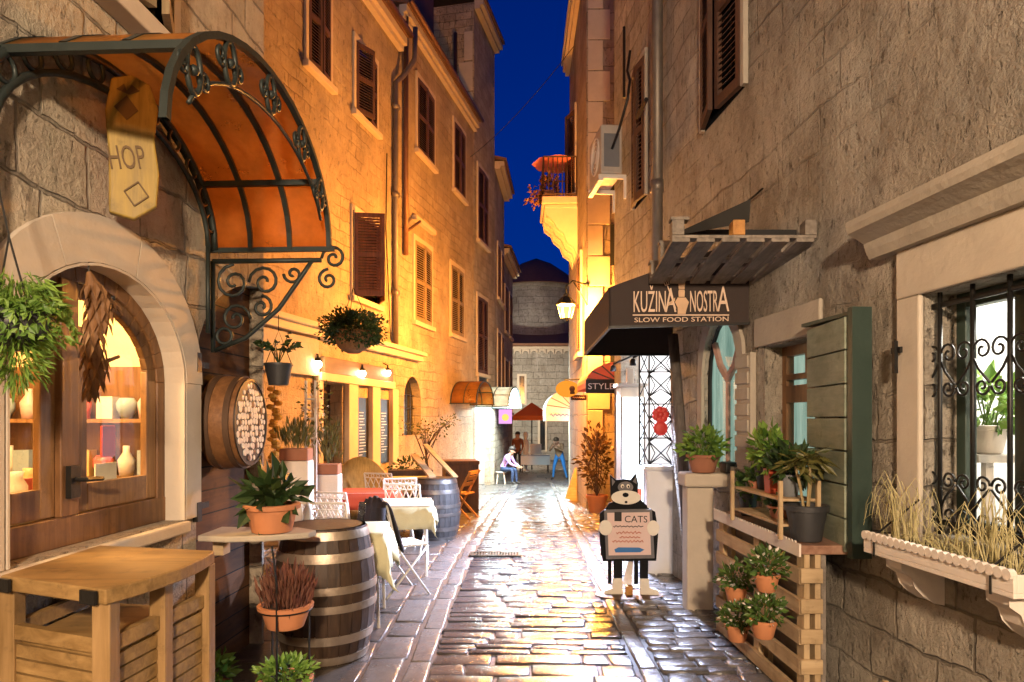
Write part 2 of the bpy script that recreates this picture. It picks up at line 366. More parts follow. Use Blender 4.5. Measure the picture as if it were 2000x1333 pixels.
SHUT_R = wood('shutter_reddish', (.12,.04,.02), (.22,.08,.035), 'z', rough=.6)
FRAME_W = wood('frame_oak', (.20,.10,.04), (.38,.21,.09), 'z', rough=.4)
FRAME_D = wood('frame_umber', (.12,.055,.02), (.24,.12,.05), 'z', rough=.4)
FRAME_G = plain('frame_green', (.03,.05,.04), .4)
PLANK = wood('plank_door', (.085,.036,.013), (.18,.08,.032), 'x', rough=.7, scale=2.2, planks=.145, spec=.2)
PLANK_V = wood('plank_wall', (.14,.08,.04), (.26,.15,.08), 'z', rough=.5, planks=.16, pax='x')
PALLET = wood('pallet_wood', (.42,.29,.15), (.62,.46,.27), 'x', rough=.7, scale=2)
PALLET_Z = wood('pallet_wood_upright', (.42,.29,.15), (.62,.46,.27), 'z', rough=.7, scale=2)
PALLET_G = wood('pallet_weathered', (.16,.135,.11), (.34,.29,.24), 'y', rough=.8, scale=2)
PALLET_O = wood('pallet_block', (.45,.2,.05), (.6,.3,.09), 'y', rough=.7)
TEAK = wood('teak_slats', (.22,.125,.04), (.42,.26,.10), 'x', rough=.5, scale=2.2)
TEAK_Z = wood('teak_posts', (.21,.12,.04), (.38,.235,.10), 'z', rough=.5, scale=2.2)
BARREL = wood('barrel_oak', (.035,.02,.012), (.085,.048,.026), 'z', rough=.5, planks=.0)
BARREL2 = wood('barrel_grey', (.035,.035,.036), (.08,.078,.078), 'z', rough=.5)
CORKW = wood('barrel_half', (.16,.07,.025), (.28,.13,.05), 'x', rough=.45)
HOOP = plain('hoop_steel', (.42,.34,.26), .42, .75, var=.35, scale=14)
HOOP_D = plain('hoop_dark', (.16,.15,.14), .42, .75, var=.35, scale=14)
IRON = plain('wrought_iron', (.022,.030,.027), .5, .35, var=.3)
IRON_B = plain('black_iron', (.015,.014,.013), .45, .4)
IRON_BR = plain('rust_iron', (.10,.055,.03), .6, .3, var=.4)
PIPE = plain('pipe_zinc', (.20,.17,.14), .5, .6, var=.35)
PIPE_C = plain('pipe_copper', (.18,.09,.05), .5, .5, var=.35)
WHITE_M = plain('white_metal', (.72,.68,.60), .4, var=.08)
WHITE_P = plain('white_paint', (.70,.62,.54), .5, var=.12)
TERRA = plain('terracotta', (.50,.20,.085), .75, var=.16, scale=6)
TERRA_D = plain('terracotta_dull', (.32,.13,.07), .8, var=.2, scale=6)
SOIL = plain('soil', (.035,.022,.014), .95, var=.4, scale=30, bmp=.01)
POT_D = plain('pot_charcoal', (.03,.03,.032), .5, var=.2)
POT_R = plain('pot_red', (.42,.06,.02), .5, var=.1)
POT_G = plain('pot_grey', (.16,.17,.18), .6, var=.2)
LEAF = leafm('leaf_mid', (.035,.08,.015), (.11,.20,.04))
LEAF_B = leafm('leaf_bright', (.07,.16,.02), (.22,.36,.06))
LEAF_D = leafm('leaf_dark', (.015,.04,.01), (.05,.09,.025))
LEAF_O = leafm('leaf_olive', (.06,.07,.015), (.17,.15,.04))
LEAF_H = leafm('leaf_heather', (.11,.035,.025), (.22,.10,.06), .7)
LEAF_S = leafm('leaf_straw', (.42,.36,.15), (.68,.60,.33), .7)
LEAF_A = leafm('leaf_autumn', (.22,.08,.02), (.35,.16,.04))
PETAL = leafm('petal_white', (.7,.68,.6), (.8,.75,.7))
YELLOWM = leafm('maize_yellow', (.55,.30,.03), (.75,.5,.08))
CLOTH = plain('cloth_cream', (.70,.66,.40), .85, var=.08, scale=20)
CLOTH_R = plain('cloth_red', (.42,.06,.02), .85, var=.15, scale=20)
CLOTH_J = plain('cloth_black', (.018,.013,.014), .85, var=.3, scale=20)
WICKER = wood('wicker_yellow', (.45,.26,.06), (.66,.43,.13), 'z', rough=.6, scale=8)
AWN_D = plain('awning_brown', (.035,.022,.018), .8, var=.2, scale=30)
AWN_P = plain('awning_pink', (.70,.20,.17), .8, var=.1)
AWN_W = plain('awning_white', (.80,.80,.78), .7, var=.05)
AWN_O = plain('awning_orange', (.62,.14,.03), .8, var=.1)
LETTER = plain('letter_cream', (.72,.52,.38), .6, var=.05)
LETTER_W = plain('letter_white', (.78,.76,.72), .6, var=.05)
AMBER = sheetm('amber_sheet', (.60,.30,.08), .3, .55, .5, (1,.66,.32))
PEARL = sheetm('pearl_sheet', (.85,.80,.66), .4, .6)
GLASS = glassm('window_glass', (.96,.96,.94))
GLASS_D = plain('dark_pane', (.015,.017,.02), .12, var=.2, bmp=0)
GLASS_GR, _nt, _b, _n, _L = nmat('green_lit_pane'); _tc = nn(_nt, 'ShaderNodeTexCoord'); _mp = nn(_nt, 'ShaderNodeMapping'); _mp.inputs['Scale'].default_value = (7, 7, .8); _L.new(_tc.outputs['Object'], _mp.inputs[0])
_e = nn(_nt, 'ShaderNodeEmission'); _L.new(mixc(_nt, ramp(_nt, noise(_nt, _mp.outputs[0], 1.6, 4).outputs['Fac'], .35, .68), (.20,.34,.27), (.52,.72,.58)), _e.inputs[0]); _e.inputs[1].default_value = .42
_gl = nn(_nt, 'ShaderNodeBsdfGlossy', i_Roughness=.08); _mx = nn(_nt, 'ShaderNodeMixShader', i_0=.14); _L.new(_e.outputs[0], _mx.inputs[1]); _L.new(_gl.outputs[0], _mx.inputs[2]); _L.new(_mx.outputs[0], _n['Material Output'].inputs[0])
WARM_GLOW = emis('bulb_warm', (1,.62,.22), 30)
LANT_GLOW = emis('lantern_glass', (1,.33,.04), 2.0, see=True)
WHITE_GLOW = emis('lit_panel_white', (.86,.94,1), 4.0)
COOL_GLOW = emis('lit_panel_cool', (.70,.93,1), 3.0)
PAVE = paving('street_stone', (.045,.044,.048), (.105,.088,.082), (.028,.027,.028), .10, .36)
PAVE_L = paving('terrace_stone', (.09,.078,.07), (.16,.135,.118), (.075,.065,.055), .2, .45)
COBBLE = paving('cobble_stone', (.13,.125,.125), (.24,.225,.21), (.07,.065,.065), .12, .36)
KERB = paving('kerb_stone', (.14,.125,.115), (.2,.178,.16), (.12,.105,.095), .15, .4)
JOINT = plain('joint_mortar', (.05,.042,.036), .55, var=.4, scale=12, bmp=.01)

# ------------------------------------------------------------------ ground, street, pavements
YS = [-14, -4, 0, 3, 6, 9, 12, 16, 20, 26, 40, 80, 300]
mb = MB()
for y0, y1 in zip(YS, YS[1:]):
    mb.add([(-300,y0,g(y0)+.007),(300,y0,g(y0)+.007),(300,y1,g(y1)+.007),(-300,y1,g(y1)+.007)], [(0,1,2,3)])
struct(mb.build('ground', JOINT))
SL = [(-3,-.70),(0,-.69),(4,-.68),(6,-.67),(8,-.60),(10,-.50),(13,-.38),(16.2,-.24),(24,.12),(36,.3)]
SR = [(-3,.93),(6,.93),(10.5,1.0),(16,1.2),(24,1.42),(36,1.9)]
sl = lambda y: interp(SL, y); sr = lambda y: interp(SR, y)
def pave(mb, y0, y1, lf, rf, rmin, rmax, wmin, wmax, gap, zo, tilt, jit=.012, vert=False):
    y = y0
    while y < y1:
        dy = rnd.uniform(rmin, rmax); yc = y + dy/2; a, b = lf(yc), rf(yc); x = a; sk = rnd.uniform(-.03, .03)
        while x < b - .03:
            wd = rnd.uniform(wmin, wmax)
            if b - x - wd < wmin*.6: wd = b - x
            j = lambda: rnd.uniform(-jit, jit)
            q = [(x+gap/2+j(), y+gap/2+j()), (x+wd-gap/2+j(), y+gap/2+j()), (x+wd-gap/2+j(), y+dy-gap/2+j()), (x+gap/2+j(), y+dy-gap/2+j())]
            cx, cy = x+wd/2, y+dy/2; tx, ty, hz = rnd.uniform(-tilt, tilt), rnd.uniform(-tilt, tilt), rnd.uniform(-.004, .004)
            H = lambda p: g(p[1]) + zo + hz + (p[0]-cx)*tx + (p[1]-cy)*ty
            ins = min(.016, min(wd, dy)*.12)
            def sh(p, k): return (p[0] + (k if p[0] < cx else -k), p[1] + (k if p[1] < cy else -k))
            q2 = [sh(p, ins*.35) for p in q]; q3 = [sh(p, ins) for p in q]
            vs = [(p[0], p[1], H(p)-.035) for p in q] + [(p[0], p[1], H(p)-.010) for p in q] + [(p[0], p[1], H(p)-.002) for p in q2] + [(p[0], p[1], H(p)+rnd.uniform(-.002,.003)) for p in q3] + [(cx+j(), cy+j(), H((cx, cy))+rnd.uniform(-.003,.005))]
            fs = []
            for L in (0, 4, 8):
                for i in range(4): fs.append((L+i, L+(i+1) % 4, L+4+(i+1) % 4, L+4+i))
            fs += [(12+i, 12+(i+1) % 4, 16) for i in range(4)]
            mb.add(vs, fs); x += wd
        y += dy
mb = MB(); pave(mb, 1.0, 23.5, lambda y: sl(y)+.16, lambda y: sr(y)-.14, .085, .22, .14, .60, .009, .020, .015, .014); struct(mb.build('street', PAVE, smooth=True))
mb = MB()
pave(mb, 1.0, 23.5, lambda y: sl(y), lambda y: sl(y)+.15, .4, .9, .15, .16, .012, .021, .008, .008)
pave(mb, 1.0, 23.5, lambda y: sr(y)-.13, lambda y: sr(y), .4, .9, .13, .14, .012, .021, .008, .008)
pave(mb, 1.0, 19, lambda y: sl(y)-.26, lambda y: sl(y)-.02, .35, .8, .23, .25, .012, .018, .012, .010)
struct(mb.build('kerb_strip', KERB, smooth=True))
mb = MB(); pave(mb, 1.0, 5, lambda y: -2.1, lambda y: sl(y)-.27, .4, .7, .3, .8, .010, .018, .006)
pave(mb, 5, 19.3, lambda y: max(-5.7+.2175*y, -4.2), lambda y: sl(y)-.27, .35, .6, .35, .8, .010, .018, .006); struct(mb.build('terrace_pavement', PAVE_L, smooth=True))
mb = MB(); pave(mb, 1.0, 13.2, lambda y: sr(y)+.01, lambda y: 2.4-.09*y if y < 9.4 else 3.2, .10, .2, .12, .3, .014, .026, .05, .02); struct(mb.build('cobble_pavement', COBBLE, smooth=True))
mb = MB(); pave(mb, 23.6, 36, lambda y: -6, lambda y: 8, .6, .9, .8, 1.5, .02, .016, .003)
pave(mb, 19.4, 23.5, lambda y: -1.6, lambda y: sl(y)-.02, .4, .7, .4, .8, .02, .018, .004); pave(mb, 13.3, 23.5, lambda y: sr(y)+.01, lambda y: 2.0, .3, .5, .2, .4, .02, .018, .006)
struct(mb.build('plaza_pavement', PAVE_L, smooth=True))

# drain grate across the lane
gr = thing('drain_grate', 'dark slotted metal drain grate let into the lane', 'grate', (-.19, 7.95, .034))
mb = MB()
for i in range(17): mb.bx(-.27+i*.033, -.252+i*.033, -.09, .09, -.012, .006)
mb.build('bars', IRON_B, gr)
mb = MB(); mb.bx(-.3,.3,-.115,-.09,-.012,.008); mb.bx(-.3,.3,.09,.115,-.012,.008); mb.bx(-.3,-.27,-.09,.09,-.012,.008); mb.bx(.276,.3,-.09,.09,-.012,.008); mb.build('rim', IRON_B, gr)

# ------------------------------------------------------------------ building kit
def shell(mb, W, u0, u1, z0, z1, depth=6, front=True, roof_rise=1.2):
    q = W.pt
    if front: mb.add([q(u0,0,z0), q(u1,0,z0), q(u1,0,z1), q(u0,0,z1)], [(0,1,2,3)])
    mb.add([q(u0,0,z0), q(u0,-depth,z0), q(u0,-depth,z1), q(u0,0,z1)], [(0,1,2,3)])
    mb.add([q(u1,0,z0), q(u1,-depth,z0), q(u1,-depth,z1), q(u1,0,z1)], [(0,1,2,3)])
    mb.add([q(u0,-depth,z0), q(u1,-depth,z0), q(u1,-depth,z1), q(u0,-depth,z1)], [(0,1,2,3)])
def roof(parent, W, u0, u1, z, over=.25, depth=6, rise=1.6, mat=None, gutter=True):
    mb = MB(); q = W.pt
    a = [q(u0,over,z+.16), q(u1,over,z+.16), q(u1,-depth,z+rise), q(u0,-depth,z+rise)]
    b = [q(u0,over,z+.06), q(u1,over,z+.06), q(u1,-depth,z+rise-.1), q(u0,-depth,z+rise-.1)]
    mb.add(a+b, [(0,1,2,3),(4,7,6,5),(0,4,5,1),(1,5,6,2),(2,6,7,3),(3,7,4,0)])
    r = mb.build('roof', mat or TILE, parent)
    mb = MB(); W.bx(mb, u0, u1, .01, over*.8, z-.10, z+.055); W.bx(mb, u0, u1, .01, over*.5, z-.2, z-.102); mb.build('cornice', TRIM_W, r)
    if gutter:
        mb = MB(); mb.tube([q(u0, over+.05, z+.1), q(u1, over+.05, z+.1)], .055, 8); mb.build('gutter', PIPE_C, r, smooth=True)
    return r
def shutter_leaf(parent, W, uh, out, z0, z1, wd, ang, mat, du=1, name='shutter', slats=True, solidw=False):
    """leaf hinged at (uh, out); du = direction along the wall when closed, ang = opening angle away from the wall (degrees)"""
    mb = MB(); ca, sa = math.cos(R(ang)), math.sin(R(ang))
    def q(t, o, z): return W.pt(uh + du*(t*ca) - du*o*sa*0, out + t*sa + o, z)
    def bxx(t0, t1, o0, o1, a0, a1):
        vs = [q(t0,o0,a0), q(t1,o0,a0), q(t1,o1,a0), q(t0,o1,a0), q(t0,o0,a1), q(t1,o0,a1), q(t1,o1,a1), q(t0,o1,a1)]
        mb.add(vs, [(3,2,1,0),(4,5,6,7),(0,1,5,4),(1,2,6,5),(2,3,7,6),(3,0,4,7)])
    fw = .055
    if solidw:
        n = max(4, int((z1-z0)/.17)); h = (z1-z0)/n
        for i in range(n): bxx(0, wd, rnd.uniform(0,.006), .035, z0+i*h+.004, z0+(i+1)*h-.004)
        return mb.build(name, mat, parent, bevel=.004)
    bxx(0, fw, 0, .04, z0, z1); bxx(wd-fw, wd, 0, .04, z0, z1)
    for a in (z0, (z0+z1)/2-.04, z1-.08): bxx(fw, wd-fw, 0, .04, a, a+.08)
    n = int((z1-z0)/.055)
    for i in range(n):
        a = z0+.08+i*(z1-z0-.16)/n
        vs = [q(fw,.004,a+.034), q(wd-fw,.004,a+.034), q(wd-fw,.036,a), q(fw,.036,a), q(fw,.004,a+.042), q(wd-fw,.004,a+.042), q(wd-fw,.036,a+.008), q(fw,.036,a+.008)]
        mb.add(vs, [(3,2,1,0),(4,5,6,7),(0,1,5,4),(1,2,6,5),(2,3,7,6),(3,0,4,7)])
    return mb.build(name, mat, parent)
def window(parent, W, u0, u1, z0, z1, mat=None, angs=(4, 4), trim=TRIM_W, frame=.09, sill=True, half=None, lintel=0, pane=None):
    mb = MB(); W.bx(mb, u0, u1, .003, .010, z0, z1); w_ = mb.build('window', pane or GLASS_D, parent)
    mb = MB()
    W.bx(mb, u0-frame, u0, .002, .045, z0, z1); W.bx(mb, u1, u1+frame, .002, .045, z0, z1); W.bx(mb, u0-frame, u1+frame, .002, .05, z1, z1+frame*1.3)
    if lintel: W.bx(mb, u0-frame-.03, u1+frame+.03, .002, .12, z1+lintel, z1+lintel+.1)
    mb.build('frame', trim, w_, bevel=.006)
    if sill: mb = MB(); W.bx(mb, u0-frame-.05, u1+frame+.05, .002, .11, z0-.1, z0); mb.build('sill', trim, w_, bevel=.008)
    if mat:
        wd = (u1-u0)/2-.004
        shutter_leaf(w_, W, u0, .014, z0+.01, z1-.01, wd, angs[0], mat, 1); shutter_leaf(w_, W, u1, .014, z0+.01, z1-.01, wd, angs[1], mat, -1)
    return w_
def wth(W, name, label, cat, group=None): return thing(name, label, cat, W.loc, W.ang, group)
HG = 'stone houses lining the lane'
def room(parent, W, u0, u1, z0, z1, depth, mat, d0=.2):
    mb = MB(); q = W.pt; a = [q(u0,-d0,z0), q(u1,-d0,z0), q(u1,-d0,z1), q(u0,-d0,z1)]; b = [q(u0,-depth,z0), q(u1,-depth,z0), q(u1,-depth,z1), q(u0,-depth,z1)]
    mb.add(a+b, [(4,5,6,7),(0,1,5,4),(1,2,6,5),(2,3,7,6),(3,0,4,7)]); return mb.build('room', mat, parent)

# ------------------------------------------------------------------ left front: shop house
WS = Wall(-2.0, .05, .2, -1); US = WS.ud
shop = wth(WS, 'stone_house', 'nearest stone house on the left, with arched shop window and arched plank door', 'house', HG)
AC, AH, AZ, ARISE = US(3.12), .62, 1.80, .50       # shop window arch
U1 = WS.u(515); DU0 = WS.u(383)
halfarch = [(DU0, -.02), (U1-.02, -.02)] + [(DU0 + (U1-.02-DU0)*math.cos(t), 1.93 + .62*math.sin(t)) for t in [math.pi/2*i/10 for i in range(11)]]
halfarch = [(DU0, -.02), (U1-.03, -.02), (U1-.03, 2.52)] + [(U1-.03 - (U1-.03-DU0)*math.sin(t), 1.90 + .62*math.cos(t)) for t in [math.pi/2*i/10 for i in range(1, 11)]]
mb = MB(); wall_mesh(mb, WS, rect(-6, U1, -.1, 8.2), [arch(AC, AH, 1.05, AZ, ARISE, 20), halfarch], .16); shell(mb, WS, -6, U1, -.1, 8.2, front=False)
mb.build('wall', ST_SHOP, shop); roof(shop, WS, -6, U1, 8.2)
mb = MB(); n = 24       # archivolt ring
for i in range(n):
    t0, t1 = math.pi*i/n, math.pi*(i+1)/n
    if i in (9, 15): t1 -= .012
    P4 = lambda t, k: (AC+(AH+.012+k*.17)*math.cos(t), AZ+(ARISE+.0+k*.21)*math.sin(t))
    q = [P4(t0,0), P4(t0,1), P4(t1,1), P4(t1,0)]; vs = [WS.pt(a, .002, b) for a, b in q] + [WS.pt(a, .028, b) for a, b in q]
    mb.add(vs, [(0,1,2,3),(4,7,6,5),(0,4,5,1),(1,5,6,2),(2,6,7,3),(3,7,4,0)])
WS.bx(mb, AC+AH+.012, AC+AH+.17, .002, .026, 1.05, AZ-.002); WS.bx(mb, AC-AH-.17, AC-AH-.012, .002, .026, 1.05, AZ-.002)
mb.build('archivolt', TRIM, shop)
mb = MB(); WS.bx(mb, AC-AH-.10, AC+AH+.02, .002, .05, .98, 1.045); WS.bx(mb, AC-AH-.02, AC+AH+.02, -.16, .0, 1.0, 1.048); mb.build('sill', TRIM, shop, bevel=.012)
# arched oak window : frame, mullion, two leaves, panes
win = MB(); Z0 = 1.05
def archstrip(mb, half, zs, rise, wd, o0, o1, z0, cut=None, n=18):
    for i in range(n):
        t0, t1 = math.pi*i/n, math.pi*(i+1)/n
        q = [(AC+half*math.cos(t0), zs+rise*math.sin(t0)), (AC+(half-wd)*math.cos(t0), zs+(rise-wd)*math.sin(t0)), (AC+(half-wd)*math.cos(t1), zs+(rise-wd)*math.sin(t1)), (AC+half*math.cos(t1), zs+rise*math.sin(t1))]
        vs = [WS.pt(a, o0, b) for a, b in q] + [WS.pt(a, o1, b) for a, b in q]
        mb.add(vs, [(0,1,2,3),(4,7,6,5),(0,4,5,1),(1,5,6,2),(2,6,7,3),(3,7,4,0)])
    for sgn in (-1, 1):
        WS.bx(mb, AC+sgn*half, AC+sgn*(half-wd), o0, o1, z0, zs)
jl = MB(); archstrip(jl, AH-.001, AZ, ARISE-.001, .012, -.084, .027, Z0); jl.build('jamb_lining', TRIM, shop)
archstrip(win, AH-.005, AZ, ARISE-.005, .075, -.158, -.085, Z0)
WS.bx(win, AC-AH, AC+AH, -.158, -.08, Z0, Z0+.13)
MU = WS.u(168); WS.bx(win, MU-.055, MU+.055, -.158, -.07, Z0+.13, AZ+ARISE-.09)
w1 = win.build('window', FRAME_D, shop, bevel=.006)
for (ua, ub, sgn) in ((AC-AH+.08, MU-.06, -1), (MU+.06, AC+AH-.08, 1)):
    mb = MB(); k = .085
    WS.bx(mb, ua, ua+k, -.13, -.095, Z0+.135, AZ+(.22 if sgn > 0 else .05)); WS.bx(mb, ub-k, ub, -.13, -.095, Z0+.135, AZ+(.05 if sgn > 0 else .22))
    WS.bx(mb, ua+k, ub-k, -.13, -.095, Z0+.135, Z0+.26)
    archstrip(mb, AH-.082, AZ, ARISE-.085, .07, -.13, -.095, AZ-.01)
    lf = mb.build('window_leaf', FRAME_W, w1, bevel=.005)
mb = MB(); mb.add([WS.pt(a, -.115, b) for a, b in arch(AC, AH-.07, Z0+.14, AZ, ARISE-.08, 18)], [tuple(range(21))]); mb.build('pane', GLASS, w1)
mb = MB(); WS.bx(mb, MU-.03, MU+.03, -.07, -.045, 1.26, 1.40); mb.tube([WS.pt(MU, -.045, 1.34), WS.pt(MU+.005, -.0, 1.34), WS.pt(MU+.11, -.0, 1.335)], .011, 6); mb.build('handle', IRON_B, w1)
room(shop, WS, AC-1.2, AC+1.25, .9, 2.7, 1.5, WARM_WALL, .17)
lamp('shop_light', WS.world(AC-.35, -.62, 2.48), 48, (1,.66,.30), .08, shop)
lamp('shop_light', WS.world(AC+.55, -.6, 2.45), 36, (1,.62,.26), .08, shop)
# plank door leaf in the half arch, with hinges
mb = MB(); hp = [(a, b) for a, b in halfarch]; mb.add([WS.pt(a, -.09, b) for a, b in hp], [tuple(range(len(hp)))]); dr = mb.build('plank_door', PLANK, shop)
for zz in (1.93, 1.08):
    mb = MB(); WS.bx(mb, DU0-.02, DU0+.30, -.088, -.075, zz-.018, zz+.018); WS.bx(mb, DU0-.04, DU0+.01, .002, .03, zz-.06, zz+.05)
    mb.build('hinge', IRON_B, dr)
# upper shuttered window over the canopy
w2 = window(shop, WS, WS.u(168), WS.u(322), 3.55, 5.0, SHUT_L, (18, 25), TRIM, .08)

# ------------------------------------------------------------------ left: facade with restaurant (two houses), then far houses
WL = Wall(-5.49, .2175, 8.0, -1); UL = lambda px: WL.u(px)
l2a = wth(WL, 'stone_house', 'orange lit house on the left between the canopy and the drainpipe, restaurant shopfront below', 'house', HG)
l2b = wth(WL, 'stone_house', 'yellow lit stone house on the left beyond the drainpipe, two rows of shutters', 'house', HG)
EA, EB = 9.5, 10.25; UP = UL(778)
dU0, dU1 = UL(622), UL(668); aC, aH = (UL(789)+UL(822))/2, (UL(822)-UL(789))/2
wU = [(UL(694), UL(716)), (UL(738), UL(757))]
mb = MB(); wall_mesh(mb, WL, rect(-.6, UP, -.7, EA), [rect(dU0, dU1, -.15, 2.2)], .3); shell(mb, WL, -.6, UP, -.7, EA, front=False); mb.build('wall', ST_L2, l2a)
mb = MB(); wall_mesh(mb, WL, rect(UP, UL(925), -.7, EB), [arch(aC, aH, 1.25, 2.0, .55)], .25); shell(mb, WL, UP, UL(925), -.7, EB, front=False); mb.build('wall', ST_L2, l2b)
roof(l2a, WL, -.6, UP, EA); roof(l2b, WL, UP+.02, UL(925), EB, over=.22)
mb = MB(); mb.add([WL.pt(a, -.2, b) for a, b in arch(aC, aH+.02, 1.2, 2.0, .57)], [tuple(range(17))]); aw = mb.build('arched_window', GLASS_D, l2b)
mb = MB()
for i in range(1, 4): mb.tube([WL.pt(aC-aH+i*aH/2, -.16, 1.22), WL.pt(aC-aH+i*aH/2, -.16, 2.0+.5*math.sin(math.acos(max(-1, min(1, -1+i/2)))))], .012, 5)
for z_ in (1.5, 1.85, 2.15): mb.tube([WL.pt(aC-aH, -.16, z_), WL.pt(aC+aH, -.16, z_)], .01, 5)
mb.build('grille', IRON_B, aw)
window(l2a, WL, UL(599), UL(641), 7.12, 8.7, SHUT_D, (6, 9)); window(l2a, WL, UL(692), UL(732), 7.12, 8.4, SHUT_D, (22, 10))
w5 = window(l2a, WL, UL(688), UL(735), 3.8, 5.3, SHUT_R, (70, 35))
window(l2b, WL, UL(813), UL(845), 7.66, 9.3, SHUT_D, (4, 3)); window(l2b, WL, UL(885), UL(906), 7.7, 9.5, SHUT_D, (3, 3))
window(l2b, WL, UL(808), UL(840), 3.8, 5.6, SHUT_L, (4, 4), lintel=.42); window(l2b, WL, UL(879), UL(903), 3.85, 5.65, SHUT_L, (4, 3))
# downpipes at the joint of the two houses
def qL(px, out, z): return WL.pt(UL(px), out, z)
mb = MB(); u = UL(766); mb.tube([WL.pt(UP+.15, .32, EA+.35), WL.pt(UP+.1, .32, EA-.35), WL.pt(UP-.05, .12, EA-.75), WL.pt(u, .08, EA-1.0), WL.pt(u, .08, 2.9)], .055, 8)
for z_ in (4.2, 6.2, 8): mb.tube([WL.pt(u-.08, .08, z_), WL.pt(u+.08, .08, z_)], .07, 8)
mb.build('downpipe', PIPE, l2a, smooth=True)
mb = MB(); u = UL(786); mb.tube([WL.pt(u, .08, EB-.1), WL.pt(u, .08, 5.1)], .055, 8); mb.tube([WL.pt(u, .1, 5.6), WL.pt(u+.5, .22, 5.95)], .03, 6); mb.build('downpipe', PIPE_C, l2b, smooth=True)
# restaurant shopfront : cornice, fascia, pilasters, door, niche windows
mb = MB(); c1 = UL(815)
WL.bx(mb, 0, c1, .002, .24, 3.02, 3.10); WL.bx(mb, 0, c1, .002, .15, 2.90, 3.018)
mb.build('shopfront_cornice', TRIM_W, l2a, bevel=.01)
mb = MB(); WL.bx(mb, 0, UL(612), .002, .10, 2.28, 2.86); mb.build('fascia_board', TRIM_G, l2a, bevel=.006)
mb = MB(); WL.bx(mb, UL(624), UL(760), .002, .09, 2.36, 2.62); mb.build('fascia_beam', wood('beam_wood', (.10,.055,.03), (.2,.12,.07), 'x', scale=2), l2a, bevel=.008)
mb = MB(); WL.bx(mb, UL(615), UL(762), .002, .12, 2.22, 2.355)
for px0, px1 in ((672, 690), (719, 734), (759, 770)): WL.bx(mb, UL(px0), UL(px1), .002, .1, -.3, 2.218)
WL.bx(mb, UL(612), UL(621), .002, .1, -.3, 2.218); mb.build('pilasters', TRIM_W, l2a, bevel=.01)
mb = MB(); WL.bx(mb, dU0, dU1, -.26, -.22, -.3, 2.2); do = mb.build('door', DARKWOOD, l2a)
mb = MB(); um = (dU0+dU1)/2
for k in (-1, 1):
    a, b = sorted((um+k*.05, um+k*(dU1-um-.06))); WL.bx(mb, a, b, -.22, -.205, .9, 2.05)
mb.build('door_pane', GLASS_D, do)
mb = MB(); WL.bx(mb, um-.02, um+.02, -.22, -.16, 1.0, 1.1); mb.build('handle', HOOP, do)
for k, (a, b) in enumerate(wU):
    mb = MB(); WL.bx(mb, a, b, .002, .03, .75, 2.0); wi = mb.build('chalkboard_panel', IRON_B, l2a)
    mb = MB()
    for i in range(15): WL.bx(mb, a+.07+rnd.uniform(0,.05), b-.08-rnd.uniform(0,.2), .031, .033, .95+i*.055, .96+i*.055)
    mb.build('chalk_lines', LETTER_W, wi)

# far left house with its end wall over the roofs and the lit shop
W3 = WL; l3 = wth(WL, 'stone_house', 'tall grey stone house rising over the yellow one, lit shop at its foot', 'house', HG)
u3, u3b = UL(926), UL(966)
sh0, sh1 = UL(930), UL(958)
mb = MB(); wall_mesh(mb, WL, rect(u3, u3b, -1, 13.9), [rect(sh0, sh1, -.6, 2.1)], .2); shell(mb, WL, u3, u3b, -1, 13.9, front=False, depth=7); mb.build('wall', ST_L3, l3); roof(l3, WL, u3, u3b, 13.9, over=.35, gutter=False)
room(l3, WL, sh0-.5, sh1+.3, -.62, 2.4, 2.5, WHITE_WALL); lamp('shop_light', WL.world((sh0+sh1)/2, -.5, 1.9), 160, (.78,.95,1), .3, l3)
for a in ((932, 951, 7.0, 9.2), (931, 950, 3.0, 5.3)): window(l3, WL, UL(a[0]), UL(a[1]), a[2], a[3], SHUT_D, (3, 3), TRIM)
window(l3, WL, UL(933), UL(950), 2.45, 2.9, None, trim=TRIM, sill=False)
mb = MB(); u = UL(868); d_ = WL.d(926)
mb.tube([WL.pt(u3-.08, -.55, 7), WL.pt(u3-.08, -.55, 13)], .06, 8); mb.build('downpipe', PIPE_C, l3, smooth=True)
mb = MB(); WL.bx(mb, u3-.02, u3-.005, -1.5, -.9, 11.0, 12.2); mb.build('end_window', GLASS_D, l3)
mb = MB()
for i in range(9): WL.bx(mb, u3-.02, u3-.003, -.04, -.3 - .16*(i % 2), 5+i*.9, 5.85+i*.9)
mb.build('quoins', TRIM, l3, bevel=.02)
# dormer shed on the yellow house's roof
mb = MB(); WL.bx(mb, UP+.5, UL(895), -.7, -4.5, 10.3, 14.2); mb.build('dormer', DARKWOOD, l2b)
W4 = Wall(-.59-22.5*.083, .083, 22.6, -1); l4 = wth(W4, 'stone_house', 'narrow ochre house on the left behind the lit shop house', 'house', HG)
mb = MB(); e = W4.ud(26); shell(mb, W4, 0, e, -1, 10.1); mb.build('wall', ST_L3, l4); roof(l4, W4, 0, e, 10.1, over=.4, gutter=False)
for z0, z1 in ((5.8, 7.6), (2.6, 4.6)): window(l4, W4, .8, 1.7, z0, z1, SHUT_D, (3,3), TRIM); window(l4, W4, 2.2, 2.9, z0, z1, SHUT_D, (3,3), TRIM)
W5 = Wall(-.42-26.5*.1, .1, 26.5, -1); l5 = wth(W5, 'stone_house', 'lowest and farthest house on the left side, next to the church', 'house', HG)
mb = MB(); e = W5.ud(31); shell(mb, W5, 0, e, -1, 8.2); mb.build('wall', ST_L3, l5); roof(l5, W5, 0, e, 8.2, over=.4, gutter=False)
for z0, z1 in ((5.2, 7.0), (1.9, 4.0)): window(l5, W5, 1.2, 2.1, z0, z1, SHUT_D, (3,3), TRIM); window(l5, W5, 3.0, 3.9, z0, z1, SHUT_D, (3,3), TRIM)

